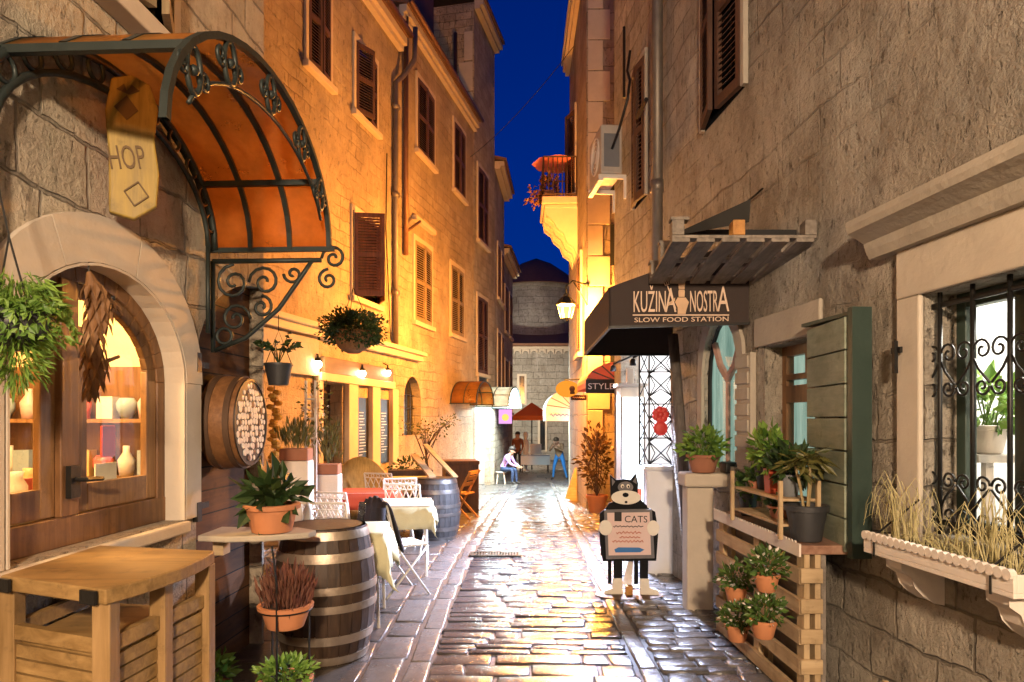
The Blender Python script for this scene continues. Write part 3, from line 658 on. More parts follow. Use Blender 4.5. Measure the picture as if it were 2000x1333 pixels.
# ------------------------------------------------------------------ right front house
WR = Wall(2.27, -.09, .2, 1); UR = WR.u
r1 = wth(WR, 'stone_house', 'nearest rough stone house on the right, with the barred window and gothic window', 'house', HG)
bw0, bw1 = WR.ud(2.16), UR(1806)
g0, g1 = UR(1447), UR(1376); n0, n1 = UR(1592), UR(1494)
op0, op1 = WR.ud(7.05), WR.ud(9.1); UE = WR.ud(9.46)
gC, gH = (g0+g1)/2, (g1-g0)/2
goth = [(gC-gH, 1.22), (gC+gH, 1.22), (gC+gH, 1.95)] + [(gC+gH-gH*(1-math.cos(t))*1.0, 1.95+.50*math.sin(t)*1.0) for t in (.35,.7,1.05,1.35)] + [(gC, 2.47)] + [(gC-gH+gH*(1-math.cos(t)), 1.95+.50*math.sin(t)) for t in (1.35,1.05,.7,.35)] + [(gC-gH, 1.95)]
mb = MB(); wall_mesh(mb, WR, rect(-6, UE, -.3, 9.6), [rect(bw0, bw1, 1.06, 2.20), goth, rect(n0, n1, .6, 2.12), rect(op0, op1, -.2, 2.45)], .24); shell(mb, WR, -6, UE, -.3, 9.6, front=False)
mb.build('wall', ST_R1, r1); roof(r1, WR, -6, UE, 9.6)
# barred window : stone surround, cornice, sash, room
mb = MB(); WR.bx(mb, bw1, bw1+.17, .002, .03, .98, 2.20); WR.bx(mb, bw0-.17, bw0, .002, .03, .98, 2.20); WR.bx(mb, bw0-.17, bw1+.17, .002, .032, 2.20, 2.44); mb.build('window_surround', TRIM, r1, bevel=.01)
mb = MB(); co_u0, co_u1 = bw0-.35, UR(1722)
prof = [(0.002,2.44),(.07,2.44),(.09,2.48),(.10,2.52),(.15,2.55),(.19,2.57),(.20,2.60),(.20,2.63),(.04,2.67),(.002,2.67)]
k = len(prof); vs = [WR.pt(co_u0, o, z) for o, z in prof] + [WR.pt(co_u1, o, z) for o, z in prof]; mb.add(vs, [tuple(range(k)), tuple(range(2*k-1, k-1, -1))] + [(i, (i+1)%k, k+(i+1)%k, k+i) for i in range(k)]); mb.build('cornice', TRIM_G, r1)
mb = MB()
for a, b in ((bw1-.06, bw1), (bw1-.40, bw1-.34), (bw0, bw0+.06), (bw0+.36, bw0+.42)): WR.bx(mb, a, b, -.22, -.16, 1.06, 2.20)
WR.bx(mb, bw0+.06, bw1-.06, -.22, -.16, 2.13, 2.20); WR.bx(mb, bw0+.06, bw1-.06, -.22, -.16, 1.06, 1.13)
bwin = mb.build('window', FRAME_G, r1, bevel=.005)
mb = MB(); mb.add([WR.pt(bw0, -.19, 1.06), WR.pt(bw1, -.19, 1.06), WR.pt(bw1, -.19, 2.2), WR.pt(bw0, -.19, 2.2)], [(0,1,2,3)]); mb.build('pane', GLASS, bwin)
room(r1, WR, bw0-.6, bw1+1.0, .5, 2.6, 1.9, WHITE_WALL, .25); lamp('room_light', WR.world(bw1+.1, -.95, 2.45), 60, (1,.96,.86), .15, r1)
# iron grille with scrolls
mb = MB(); nb = 6
for i in range(nb):
    u = bw1-.05-i*(bw1-bw0-.1)/(nb-1); mb.tube([WR.pt(u, -.04, 1.06), WR.pt(u, -.04, 2.2)], .011, 6)
    for zc, s_ in ((1.82, 1), (1.24, -1)):
        for k_ in (-1, 1):
            cu = u-k_*.055
            AX, AY = WR.pt(1,0,0)-WR.pt(0,0,0), Vector((0,0,1))
            p = spiral(WR.pt(cu, -.04, zc+.085*s_), .052, 1.3, 0 if k_ > 0 else math.pi, AX, AY*s_, 16, .2, k_)
            mb.tube(p, .006, 5); p = spiral(WR.pt(cu, -.04, zc-.075*s_), .042, 1.3, math.pi if k_ > 0 else 0, AX, AY*s_, 16, .2, k_); mb.tube(p, .006, 5)
            mb.tube([WR.pt(cu+k_*.055, -.04, zc+.06*s_), WR.pt(cu+k_*.02, -.04, zc), WR.pt(cu-k_*.04, -.04, zc-.06*s_)], .006, 5)
for z_ in (1.12, 2.14): WR.bx(mb, bw0, bw1, -.046, -.034, z_-.012, z_+.012)
mb.build('grille', IRON_B, bwin, smooth=True)
mb = MB(); p = UR(1770); mb.tube([WR.pt(p, .01, 1.95), WR.pt(p, .06, 1.95)], .012); WR.bx(mb, p-.01, p+.01, .05, .07, 1.83, 1.99); WR.bx(mb, p-.03, p+.04, .04, .055, 1.93, 1.96); mb.build('shutter_hook', IRON_B, r1)
# gothic window
mb = MB(); mb.add([WR.pt(a, -.07, b) for a, b in goth], [tuple(range(len(goth)))]); gw = mb.build('gothic_window', GLASS_GR, r1)
mb = MB()
mb.tube([WR.pt(gC, -.06, 1.22), WR.pt(gC, -.06, 1.98)], .024, 6)
for k_ in (-1, 1): mb.tube([WR.pt(gC, -.06, 1.94), WR.pt(gC+k_*gH*.4, -.06, 2.06), WR.pt(gC+k_*gH*.72, -.06, 2.26)], .036, 6)
mb.build('tracery', plain('tracery_rose', (.42,.25,.2), .7), gw)
mb = MB(); mb.tube([WR.pt(a, -.05, b) for a, b in goth], .02, 6, True); mb.build('frame', IRON_B, gw)
mb = MB()
for (a, b), (c, d_) in zip(goth[2:], goth[3:]): 
    pass
off = [(gC+(a-gC)*1.28, b+(.09 if b > 2.0 else 0)) for a, b in goth]
for i in range(len(goth)):
    j = (i+1) % len(goth)
    if i == 0: continue
    q = [goth[i], off[i], off[j], goth[j]]; vs = [WR.pt(a, .002, b) for a, b in q]+[WR.pt(a, .03, b) for a, b in q]; mb.add(vs, [(0,1,2,3),(4,7,6,5),(0,4,5,1),(1,5,6,2),(2,6,7,3),(3,7,4,0)])
mb.build('surround', TRIM_G, gw)
mb = MB(); WR.bx(mb, UR(1478), g0-.03, .002, .05, 1.25, 2.1)
for i in range(7): WR.bx(mb, UR(1476), g0-.03, .05, .065, 1.27+i*.12, 1.36+i*.12)
mb.build('quoin_strip', TRIM_G, r1, bevel=.006)
# recessed window beside the grey shutter
mb = MB(); WR.bx(mb, n0, n1, -.23, -.19, .6, 2.12); nw = mb.build('window', GLASS_GR, r1)
mb = MB()
for a, b, c, d_ in ((n0, n0+.05, .6, 2.12), (n1-.06, n1, .6, 2.12), (n0+.05, n1-.06, 1.72, 1.84), (n0+.05, n1-.06, 2.05, 2.12), (n0+.05, n1-.06, 1.88, 1.92), ((n0+n1)/2-.02, (n0+n1)/2+.02, 1.92, 2.05)): WR.bx(mb, a, b, -.188, -.13, c, d_)
mb.build('frame', FRAME_D, nw)
mb = MB(); WR.bx(mb, n0-.1, n1+.12, .002, .03, 2.13, 2.34); mb.build('lintel', TRIM_G, nw, bevel=.01)
lamp('room_light', WR.world((n0+n1)/2, -.5, 1.7), .01, (.8,1,.9), .1, r1)
sh = shutter_leaf(r1, WR, n0, .02, .88, 2.16, WR.u(1592)-WR.u(1700), 9, SHUT_G, -1, solidw=True)
mb = MB(); u = UR(1700); WR.bx(mb, u-.06, u-.015, .03, .14, .86, 2.2); WR.bx(mb, u-.05, n0-.02, .03, .10, 2.17, 2.19); mb.build('shutter_rail', FRAME_G, r1)
# upper shutters, latch rod, downpipe
window(r1, WR, UR(1456), UR(1379), 4.16, 5.8, SHUT_D, (5, 12), TRIM_G, .06, sill=False)
window(r1, WR, UR(1265), UR(1241), 4.18, 5.8, SHUT_D, (8, 8), TRIM_G, .05, sill=False)
mb = MB(); u = UR(1228); mb.tube([WR.pt(u, .06, 5.7), WR.pt(u, .06, 6.6)], .018, 6); mb.build('latch_rod', IRON_B, r1); mb = MB(); mb.tube([WR.pt(UR(1262), .1, 5.1), WR.pt(UR(1285), .13, 5.1)], .025, 6); mb.build('shutter_peg', IRON_B, r1)
mb = MB(); u = UR(1300); mb.tube([WR.pt(u, .09, 9.5), WR.pt(u, .09, 2.6)], .06, 10); mb.tube([WR.pt(u-.0, .09, 4.0), WR.pt(u, .09, 4.12)], .07, 10); mb.build('downpipe', PIPE, r1, smooth=True)
# white lit shop behind the lattice
room(r1, WR, op0-.05, op1+.1, -.22, 2.5, 2.4, WHITE_WALL, .24)
lamp('shop_light', WR.world(op0+1.0, -.9, 2.2), 45, (.95,.96,1), .2, r1)
for uu, tx in ((.35, .25), (1.25, .3)):  # added downlights, aimed to throw the shop's white light onto the street
    p_ = WR.world(op0+uu, .30, 2.2); mb = MB(); mb.lathe([(.015,.06),(.03,.045),(.038,-.015),(.032,-.015),(.025,.02)], WR.pt(op0+uu, .30, 2.2), 14); mb.tube([WR.pt(op0+uu, .30, 2.27), WR.pt(op0+uu, .0, 2.4)], .012, 5); mb.build('added_downlight', IRON_B, r1, smooth=True)
    spot('shop_spot', p_ - Vector((0,0,.03)), (tx, p_.y-.5, 0), 900, (.60,.69,1), 115, r1)

# ------------------------------------------------------------------ right far houses
W2 = Wall(1.45-13.3*.011, .011, 13.3, 1)
r2 = wth(W2, 'stone_house', 'orange lit house on the right with stone balcony, lantern on its corner', 'house', HG)
e2 = W2.ud(17.8); mb = MB(); shell(mb, W2, 0, e2, -1, 11); mb.build('wall', ST_R2, r2); roof(r2, W2, -.1, e2, 10.75, over=.22, gutter=False, mat=TRIM_G)
mb = MB()
for i in range(16): mb.bx(-.02, -.004, -.03, -.32-.14*(i % 2), 1.2+i*.6, 1.78+i*.6)
mb.build('quoins', TRIM_W, r2, bevel=.02)
mb = MB(); mb.tube([(-.07, -.62, 1), (-.07, -.62, 10.6)], .05, 8); mb.build('downpipe', PIPE, r2, smooth=True)
for z0, z1 in ((4.6, 5.4), (6.0, 6.7), (2.7, 3.4)): mb = MB(); mb.bx(-.02, -.006, -.55, -.46, z0, z1); mb.build('slit_window', GLASS_D, r2)
for u in (.9,): window(r2, W2, u, u+.8, 3.0, 5.0, SHUT_D, (4,4)); 
window(r2, W2, 2.3, 3.2, 6.75, 8.7, SHUT_D, (25,15))
W6 = Wall(1.78, 0.0, 17.9, 1); r3 = wth(W6, 'stone_house', 'far right house half hidden behind the balcony house, white awning on it', 'house', HG)
mb = MB(); wall_mesh(mb, W6, rect(0, 3.5, -1, 10), [rect(1.1, 3.1, -.6, 1.9)], .2); shell(mb, W6, 0, 3.5, -1, 10, front=False); mb.build('wall', ST_L3, r3)
room(r3, W6, .9, 3.3, -.62, 2.2, 2, WHITE_WALL); lamp('shop_light', W6.world(2.1, -.5, 1.7), 220, (.8,.95,1), .2, r3)

# ------------------------------------------------------------------ church closing the lane
ch = thing('church', 'old stone church with round tiled drum closing the far end of the lane', 'church', (1.5, 38, -.68))
mb = MB(); mb.bx(-6, 7, 0, 14, -.5, 6.5); mb.build('wall', ST_CH, ch)
mb = MB(); mb.add([(-6.3,-.3,6.5),(7.3,-.3,6.5),(7.3,4,7.9),(-6.3,4,7.9),(-6.3,-.3,6.36),(7.3,-.3,6.36),(7.3,4,7.7),(-6.3,4,7.7)], [(0,1,2,3),(4,7,6,5),(0,4,5,1),(1,5,6,2),(2,6,7,3),(3,7,4,0)]); mb.build('lower_roof', TILE, ch)
mb = MB()
mb.bx(-6, 7, -.14, -.005, 6.2, 6.34)
for i in range(28): mb.prism([(-.2,0),(-.16,0)]+[(-.16*math.cos(math.pi*k/6), .16*math.sin(math.pi*k/6)) for k in range(7)][::1]+[(.2,0),(.2,.25),(-.2,.25)], (-5.8+i*.46, -.005, 5.94), (1,0,0), (0,0,1), .1)
mb.build('corbel_band', TRIM, ch)
mb = MB(); mb.lathe([(2.6,7),(2.6,10.1),(2.75,10.12),(2.75,10.3),(0.01,10.3)], (0,4.5,0), 28); dm = mb.build('drum', ST_CH, ch, smooth=True, auto=30)
mb = MB(); mb.lathe([(3.0,10.3),(2.0,11.2),(1.0,11.9),(.05,12.3)], (0,4.5,0), 28); mb.build('drum_roof', TILE, ch, smooth=True, auto=30)
def slit(x, z0, z1, y, nm): 
    mb = MB(); mb.bx(x-.14, x+.14, y-.02, y, z0, z1); o = mb.build('slit_window', GLASS_D, ch); mb = MB()
    mb.bx(x-.26, x-.14, y-.06, y-.002, z0-.1, z1+.12); mb.bx(x+.14, x+.26, y-.06, y-.002, z0-.1, z1+.12); mb.bx(x-.14, x+.14, y-.06, y-.002, z1, z1+.12); mb.build('frame', TRIM, o)
slit(-.95, 3.2, 4.7, -.005, 'a'); slit(.2, .6, 2.8, -.005, 'b')
mb = MB(); mb.bx(-1.12, -.88, 2.15, 2.2, 8.4, 9.3); mb.build('drum_window', GLASS_D, ch)
# ================================================================== OBJECTS
# ------------------------------------------------------------------ kit
def lathe_pot(mb, r, h, n=22, rim=True, taper=.68):
    mb.lathe([(r*taper*.9,0),(r*taper,0.005),(r*.93,h*.80),(r*.93,h*.82)] + ([(r*1.04,h*.83),(r*1.05,h*.98),(r*1.0,h),(r*.90,h),(r*.87,h*.84)] if rim else [(r,h),(r*.92,h),(r*.88,h*.84)]), (0,0,0), n)
def leaves(mb, c, rad, n, L, style='bush'):
    c = Vector(c)
    for _ in range(n):
        v = Vector((rnd.gauss(0,1), rnd.gauss(0,1), rnd.gauss(0,1))).normalized(); k = rnd.uniform(.25,1)**.6
        lump = 1 + .25*math.sin(v.x*5+c.x*9)*math.cos(v.y*4+v.z*5)
        p = c + Vector((v.x*rad[0], v.y*rad[1], v.z*rad[2]))*k*lump
        d = v + Vector((rnd.uniform(-.6,.6), rnd.uniform(-.6,.6), rnd.uniform(-.3,.6)))
        if style in ('droop', 'fern'): d = Vector((v.x*.7, v.y*.7, -.6+rnd.uniform(-.4,.8)))
        if style == 'up': d = Vector((v.x*.35, v.y*.35, 1))
        ll = L*rnd.uniform(.6,1.3); mb.leaf(p, d, ll, ll*(.1 if style == 'up' else .09 if style == 'fern' else .28))
def blades(mb, c, n, L, spread, wd, droop=.6, seg=4):
    for _ in range(n):
        a = rnd.uniform(0, 2*math.pi); l = L*rnd.uniform(.6,1.15); sp = spread*rnd.uniform(.3,1.1); p = Vector(c) + Vector((rnd.uniform(-.02,.02), rnd.uniform(-.02,.02), 0)); vs = []
        side = Vector((-math.sin(a), math.cos(a), 0))
        for i in range(seg+1):
            t = i/seg; q = p + Vector((math.cos(a)*sp*t, math.sin(a)*sp*t, l*(t - droop*t*t))); w_ = wd*math.sin(math.pi*min(1, .15+t*.85)); vs += [q + side*w_, q - side*w_ + Vector((0,0,.0))]
        mb.add(vs, [(2*i,2*i+1,2*i+3,2*i+2) for i in range(seg)])
def potted(label, loc, r, h, pm, lm, fol=None, n=120, L=.06, style='bush', stems=0, cat='potted plant', group=None, lm2=None, trunk=0, blade=None, rim=True, box=None, name='potted_plant', taper=.68):
    t = thing(name, label, cat, loc, 0, group); mb = MB()
    if box:
        bx, by = box; vs = []
        for z, k in ((0,.86),(h,1),(h,.9),(h*.8,.88)): vs += [(-bx*k,-by*k,z),(bx*k,-by*k,z),(bx*k,by*k,z),(-bx*k,by*k,z)]
        fs = [(3,2,1,0)]+[(4*i+j,4*i+(j+1)%4,4*i+4+(j+1)%4,4*i+4+j) for i in range(3) for j in range(4)]; mb.add(vs, fs); mb.build('pot', pm, t, bevel=.004)
        mb = MB(); mb.bx(-bx*.88,bx*.88,-by*.88,by*.88,h*.8,h*.86); mb.build('soil', SOIL, t)
    else:
        lathe_pot(mb, r, h, rim=rim, taper=taper); mb.build('pot', pm, t, smooth=True, auto=35)
        mb = MB(); mb.lathe([(r*.88,h*.85),(r*.5,h*.89),(.005,h*.9)], (0,0,0), 16); mb.build('soil', SOIL, t)
    top = h*.86
    mb = MB()
    if trunk:
        zt = top+trunk; mb.tube([(0,0,top-.02),(r*.1,0,top+trunk*.5),(0,r*.05,zt)], r*.09+.004, 6); mb.build('stem', DARKWOOD, t); mb = MB()
        cz = zt
    else: cz = top
    if blade: blades(mb, (0,0,top), *blade)
    if fol:
        c = (0,0,cz+fol[2]*(.75 if style != 'up' else .5)); leaves(mb, c, fol, n, L, style)
        for _ in range(12 if not trunk else 5): mb.tube([(rnd.uniform(-.3,.3)*r,rnd.uniform(-.3,.3)*r,top), (rnd.uniform(-.8,.8)*fol[0],rnd.uniform(-.8,.8)*fol[1],cz+fol[2]*rnd.uniform(.7,1.4))], .004, 4)
    if lm2:
        mb.mi = 1; leaves(mb, (0,0,cz+(fol[2] if fol else .1)*.85), tuple(x*1.05 for x in fol), n//5, L*.7, 'bush')
    mb.build('foliage', [lm, lm2] if lm2 else lm, t)
    return t
def barrel(label, loc, rb, h, wm, hm, lid=True, open_=False):
    t = thing('barrel', label, 'barrel', loc, rnd.uniform(0,1)); mb = MB(); n = 26; N = 12
    rr = lambda z: rb*(1-.20*(2*z/h-1)**2)
    vs = []; fs = []
    for j in range(n):          # staves
        a0, a1 = 2*math.pi*j/n+.008, 2*math.pi*(j+1)/n-.008; o = len(vs)
        for i in range(N+1):
            z = h*i/N; r_ = rr(z)*(1+.004*math.sin(j*7.3)); vs += [(r_*math.cos(a0),r_*math.sin(a0),z),(r_*math.cos(a1),r_*math.sin(a1),z)]
        fs += [(o+2*i,o+2*i+1,o+2*i+3,o+2*i+2) for i in range(N)]
    mb.add(vs, fs); mb.lathe([(rr(0)*.985,.02),(rb*.985,h/2),(rr(h)*.985,h-.01)], (0,0,0), 30); mb.build('staves', wm, t)
    for f0, f1 in ((.015,.075),(.17,.235),(.405,.46)) :
        for (a, b) in ((f0,f1),(1-f1,1-f0)):
            if abs(f0-.405) < .01 and False: continue
            mb = MB(); z0, z1 = a*h, b*h; mb.lathe([(rr(z0)+.001,z0),(rr(z0)+.006,z0),(rr((z0+z1)/2)+.007,(z0+z1)/2),(rr(z1)+.006,z1),(rr(z1)+.001,z1)], (0,0,0), 36); mb.build('hoop', hm, t, smooth=True, auto=40)
    mb = MB(); zz = h*(.86 if open_ else .965); mb.lathe([(.003,zz),(rr(zz)*.985,zz)], (0,0,0), 30); mb.lathe([(rr(h)*.91,zz-.02),(rr(h)*.91,h+.001),(rr(h)*.99,h+.001)], (0,0,0), 30); mb.build('head', wm, t)
    return t
def scrollwork(mb, o, ax, az, s, r):
    o, ax, az = Vector(o), Vector(ax), Vector(az)
    P2 = lambda a, b: o + ax*a*s + az*b*s
    mb.tube([P2(0,0), P2(0,-.95)], r*1.5); mb.tube([P2(0,0), P2(1.15,0)], r*1.5)
    pts = [P2(1.1*math.cos(t)**1.0, -.95+ .95*(1-math.cos(t*1.0))*0 + .9*math.sin(t)) for t in ()]
    mb.tube([P2(0.02,-.93), P2(.35,-.80), P2(.7,-.5), P2(.95,-.15), P2(1.05,-.01)], r*1.4)
    for c, q, tn, a0, sg in (((.22,-.22),.19,1.6,math.pi/2,1), ((.55,-.22),.17,1.5,math.pi,-1), ((.24,-.60),.16,1.5,0,1), ((.52,-.48),.12,1.4,math.pi/2,-1), ((.85,-.14),.10,1.3,math.pi,1), ((1.28,.02),.13,1.5,math.pi,-1), ((1.22,-.2),.11,1.4,math.pi/2,1)):
        mb.tube(spiral(P2(*c), q*s, tn, a0, ax, az, 20, .15, sg), r, 5)
    mb.tube(ring(P2(.12,-.78), .08*s, ax, az), r, 5, True)
def arch_canopy(label, W, d, half, rise, proj, z, mat, nrib=3, fancy=True, group=None):
    cutn = 16 if fancy else 20
    loc = Vector((W.a + W.b*d, d, z)); t = thing('door_canopy', label, 'canopy', loc, W.ang, group); s = W.side; n = 20
    q = lambda u, o, zz: Vector((u, s*o, zz)); E = lambda th, k=0: (half+k)*math.cos(th)
    mb = MB(); A = [(half*math.cos(math.pi*i/n), rise*math.sin(math.pi*i/n)) for i in range(n+1)]
    vs = [q(a,.03,b) for a, b in A] + [q(a,proj,b) for a, b in A]; mb.add(vs, [(i,i+1,n+2+i,n+1+i) for i in range(cutn)]); mb.build('sheet', mat, t, smooth=True, solid=.006)
    rt = .016 if fancy else .022
    for k in range(nrib+1):
        o = .03 + (proj-.03)*k/nrib; mb = MB(); vs = []; An = A if k in (0, nrib) else A[:cutn+1]
        for a, b in An:
            nx, nz_ = a/half, b/rise; l = math.hypot(nx, nz_); nx, nz_ = nx/l, nz_/l
            for du, dv in ((-.014,-.020),(.014,-.020),(.014,.007),(-.014,.007)): vs.append(q(a+nx*dv, o+du, b+nz_*dv))
        mb.add(vs, [(4*i+j,4*i+(j+1)%4,4*i+4+(j+1)%4,4*i+4+j) for i in range(len(An)-1) for j in range(4)]); mb.build('rib', IRON, t)
    for a_ in ((0,) if fancy else (0, math.pi)):
        mb = MB(); e = half*math.cos(a_); mb.bar(q(e,.0,-.0), q(e,proj+.03,-.0), .028, .026); mb.build('eave_bar', IRON, t)
    for f in (.42,):
        for sg in (1, -1):
            mb = MB(); th = math.pi/2-sg*.942; mb.bar(q(half*math.cos(th),.03,rise*math.sin(th)-.02), q(half*math.cos(th),proj,rise*math.sin(th)-.02), .03, .03); mb.build('purlin', IRON, t)
    if not fancy: return t
    ax, az = q(1,0,0)-q(0,0,0), Vector((0,0,1)); ao = q(0,1,0)-q(0,0,0)
    mb = MB()       # wall frieze: second arc below the first, rings between
    h2, r2_ = half-.10, rise-.13; B = [(h2*math.cos(math.pi*i/n), r2_*math.sin(math.pi*i/n)) for i in range(n+1)]
    mb.tube([q(a,.05,b) for a, b in B], .016, 6); mb.tube([q(a*.985,.05,b*.97) for a, b in A], .018, 6)
    for i in range(1, 12):
        th = math.pi*i/12; mb.tube(ring(q((half+h2)/2*math.cos(th), .05, (rise+r2_)/2*math.sin(th)), .05, ax, az), .010, 5, True)
    for sg in (1, -1): mb.tube([q(sg*h2,.05,0), q(sg*h2,.05,-.5)], .014, 6)
    mb.build('wall_frieze', IRON, t, smooth=True)
    mb = MB()       # rim ornament: inner arc with loops and leaf scrolls
    C = [((half-.12)*math.cos(math.pi*i/n), (rise-.20)*math.sin(math.pi*i/n)+.0) for i in range(n+1)]
    mb.tube([q(a,proj,b) for a, b in C[2:-2]], .009, 5)
    for th in (.55, 1.05, math.pi/2, 2.1, 2.6):
        c = q((half-.07)*math.cos(th), proj+.005, (rise-.11)*math.sin(th)); mb.tube(ring(c, .05, ax, az, 14, .085), .011, 5, True)
        for k in (-1, 1): mb.tube(spiral(c + ax*k*.075, .045, 1.3, math.pi if k > 0 else 0, ax, az, 14, .2, k), .009, 5)
        mb.ball(c + az*.0, .02)
    mb.build('rim_scrolls', IRON, t, smooth=True)
    for sg in (1,):
        mb = MB(); scrollwork(mb, q(sg*(half+.02),.02,-.06), ao, az, proj*.78, .010); mb.build('scroll_bracket', IRON, t, smooth=True)
    return t

# ------------------------------------------------------------------ left foreground
arch_canopy('arched wrought iron canopy with amber panels over the shop window, nearest on the left', WS, 3.17, .87, .60, .73, 2.6, AMBER)
t = thing('shop_sign', 'yellow carved wooden plank sign reading HOP under the iron canopy', 'sign', WS.world(WS.ud(3.10), .10, 2.52), R(-62))
poly = [(-.07,.0),(.03,-.02),(.12,.05),(.13,.2),(.11,.36),(.125,.5),(.09,.6),(.02,.63),(-.06,.6),(-.085,.45),(-.07,.25)]
mb = MB(); mb.prism(poly, (0,0,0), (0,1,0), (0,0,1), .045); mb.build('board', wood('sign_yellow', (.20,.13,.02), (.36,.24,.045), 'z', rough=.5), t, bevel=.008)
mb = MB(); cs, sn = math.cos(R(10)), math.sin(R(10)); text_mesh(mb, 'HOP', .15, (.047,-.066,.19), (0,cs,sn), (0,-sn,cs), .004, .48)
for p in ([(-.05,.47),(.0,.53),(.045,.47),(.0,.42)], [(-.04,.55),(-.01,.58),(.0,.55),(.02,.58),(.05,.56),(.01,.535)]): mb.prism(p, (.046,0,0), (0,1,0), (0,0,1), .004)
dm = [(.03,.04),(.085,.09),(.045,.15),(-.01,.10)]
for i in range(4): a, b = dm[i], dm[(i+1)%4]; mb.bar((.047,a[0],a[1]), (.047,b[0],b[1]), .012, .006)
mb.build('lettering', plain('burnt_letters', (.10,.055,.015), .7), t)
# carved figure at the mullion
t = thing('wood_carving', 'dark carved wooden bird figure hanging in front of the arched shop window', 'carving', WS.world(MU, .02, 1.72), WS.ang)
mb = MB(); path = [(0,0,0),(.025,-.01,.07),(.0,-.02,.14),(-.02,-.02,.22),(.02,-.02,.31),(.04,-.02,.39),(.0,-.01,.46),(-.01,0,.52)]; rad = [.012,.030,.038,.028,.042,.045,.032,.010]
for (p, r_), (p2, r2_) in zip(zip(path, rad), zip(path[1:], rad[1:])): mb.tube([p, p2], r_, 10, r1=r2_)
for p, r_ in zip(path[1:-1], rad[1:-1]): mb.ball(p, r_*1.0, 10, 6)
for i in range(90):          # carved feathers, row over row
    t_ = (i//9)/10*6.4; k_ = int(t_); f_ = t_-k_; p = Vector(path[k_]).lerp(Vector(path[k_+1]), f_); r_ = lerp(rad[k_], rad[k_+1], f_); a_ = (i % 9)/9*6.28+(i//9)*.35
    v_ = Vector((math.cos(a_), math.sin(a_), 0)); mb.leaf(p+v_*r_*.9+Vector((0,0,.03)), v_*.35+Vector((0,0,-1)), .085, .016, v_)
mb.tube([(.06,-.04,.40),(.11,-.05,.385),(.15,-.05,.355)], .018, 7, r1=.003); mb.tube([(.03,-.03,.13),(.12,-.05,.165)], .012, 6, r1=.008)
mb.build('body', wood('carving_wood', (.12,.052,.018), (.28,.14,.055), 'z', rough=.6), t); mb = MB(); mb.ball((.07,-.055,.42), .012); mb.tube([(-.01,0,.51),(-.01,0,.60)], .004, 5); mb.build('eye_and_cord', IRON_B, t)
# hanging fern, far left
t = thing('hanging_plant', 'hanging basket of trailing green fern, cut by the left edge of the picture', 'hanging plant', (-1.66, 2.28, 1.93))
mb = MB(); mb.lathe([(.04,-.10),(.11,-.04),(.12,.03),(.10,.03)], (0,0,0), 18); mb.build('basket', POT_D, t, smooth=True)
mb = MB(); leaves(mb, (0,0,.04), (.12,.12,.13), 1600, .045, 'fern'); leaves(mb, (.01,-.01,-.09), (.10,.10,.13), 1100, .045, 'fern')
for _ in range(60):
    a = rnd.uniform(0, 6.28); p = Vector((math.cos(a)*.12, math.sin(a)*.12, .04))
    pts = [p + Vector((math.cos(a)*.06*i/4, math.sin(a)*.06*i/4, .05*math.sin(i*.9) - .035*i*rnd.uniform(.5,1.2))) for i in range(5)]
    for i in range(4): mb.leaf(pts[i], (pts[i+1]-pts[i])+Vector((rnd.uniform(-.02,.02),)*3), .035, .009); mb.leaf(pts[i], (pts[i+1]-pts[i]).cross(Vector((0,0,1)))+Vector((0,0,-.01)), .03, .008)
mb.build('foliage', LEAF_B, t)
mb = MB(); mb.tube([(.05,0,.03),(-.02,0,.28),(-.10,0,.66)], .004, 4); mb.tube([(-.08,.02,.03),(-.02,0,.28)], .004, 4); mb.build('chain', IRON_B, t)
# wooden litter bin
A, B, C, D = (Vector(v) for v in ((-1.80,2.40),(-1.31,2.20),(-1.245,2.86),(-1.80,2.98)))
cc = (A+B+C+D)/4; t = thing('litter_bin', 'slatted teak litter bin with flat roof and open sides, bottom left corner', 'litter bin', (cc.x, cc.y, 0))
loc = lambda p, z: (p.x-cc.x, p.y-cc.y, z); ins = lambda p, k: p + (cc-p)*k
bulge = [B + (C-B)*i/8 + Vector((.05*math.sin(math.pi*i/8), 0)) for i in range(9)]
top = [A] + bulge + [D]
mb = MB(); k = len(top); mb.add([loc(p,1.0) for p in top]+[loc(p,1.052) for p in top], [tuple(range(k-1,-1,-1)), tuple(range(k,2*k))]+[(i,(i+1)%k,k+(i+1)%k,k+i) for i in range(k)]); mb.build('roof', TEAK, t, bevel=.006)
for p in (A, B):
    mb = MB(); e = (B-A).normalized(); q = p + e*(.04 if p is A else -.06) + Vector((-.01,-.012)); mb.bar(loc(q-e*.03,1.025), loc(q+e*.04,1.025), .012, .045); mb.build('corner_plate', IRON_B, t)
Ai, Bi, Ci, Di = ins(A,.10), ins(B,.12), ins(C,.10), ins(D,.1)
for p in (Ai, Bi, Ci, Di, (Bi+Ci)/2): mb = MB(); x, y, _ = loc(p, 0); mb.bx(x-.03,x+.03,y-.03,y+.03,0,1.0); mb.build('post', TEAK_Z, t, bevel=.004)
for a, b in ((Ai,Bi),(Bi,(Bi+Ci)/2),((Bi+Ci)/2,Ci),(Di,Ai)):
    mb = MB(); e = (b-a).normalized()*.035
    nsl = 15
    for i in range(nsl): z = .06+i*.052; mb.bar(loc(a+e,z), loc(b-e,z), .014, .044)
    mb.bar(loc(a+e,.855), loc(b-e,.855), .03, .05); mb.build('slat_panel', TEAK, t)
mb = MB(); q = [ins(p,.16) for p in (A,B,C,D)]; mb.add([loc(p,.82) for p in q]+[loc(p,.02) for p in q], [(0,1,2,3),(0,1,5,4),(1,2,6,5),(2,3,7,6),(3,0,4,7)]); mb.build('liner', TEAK, t)
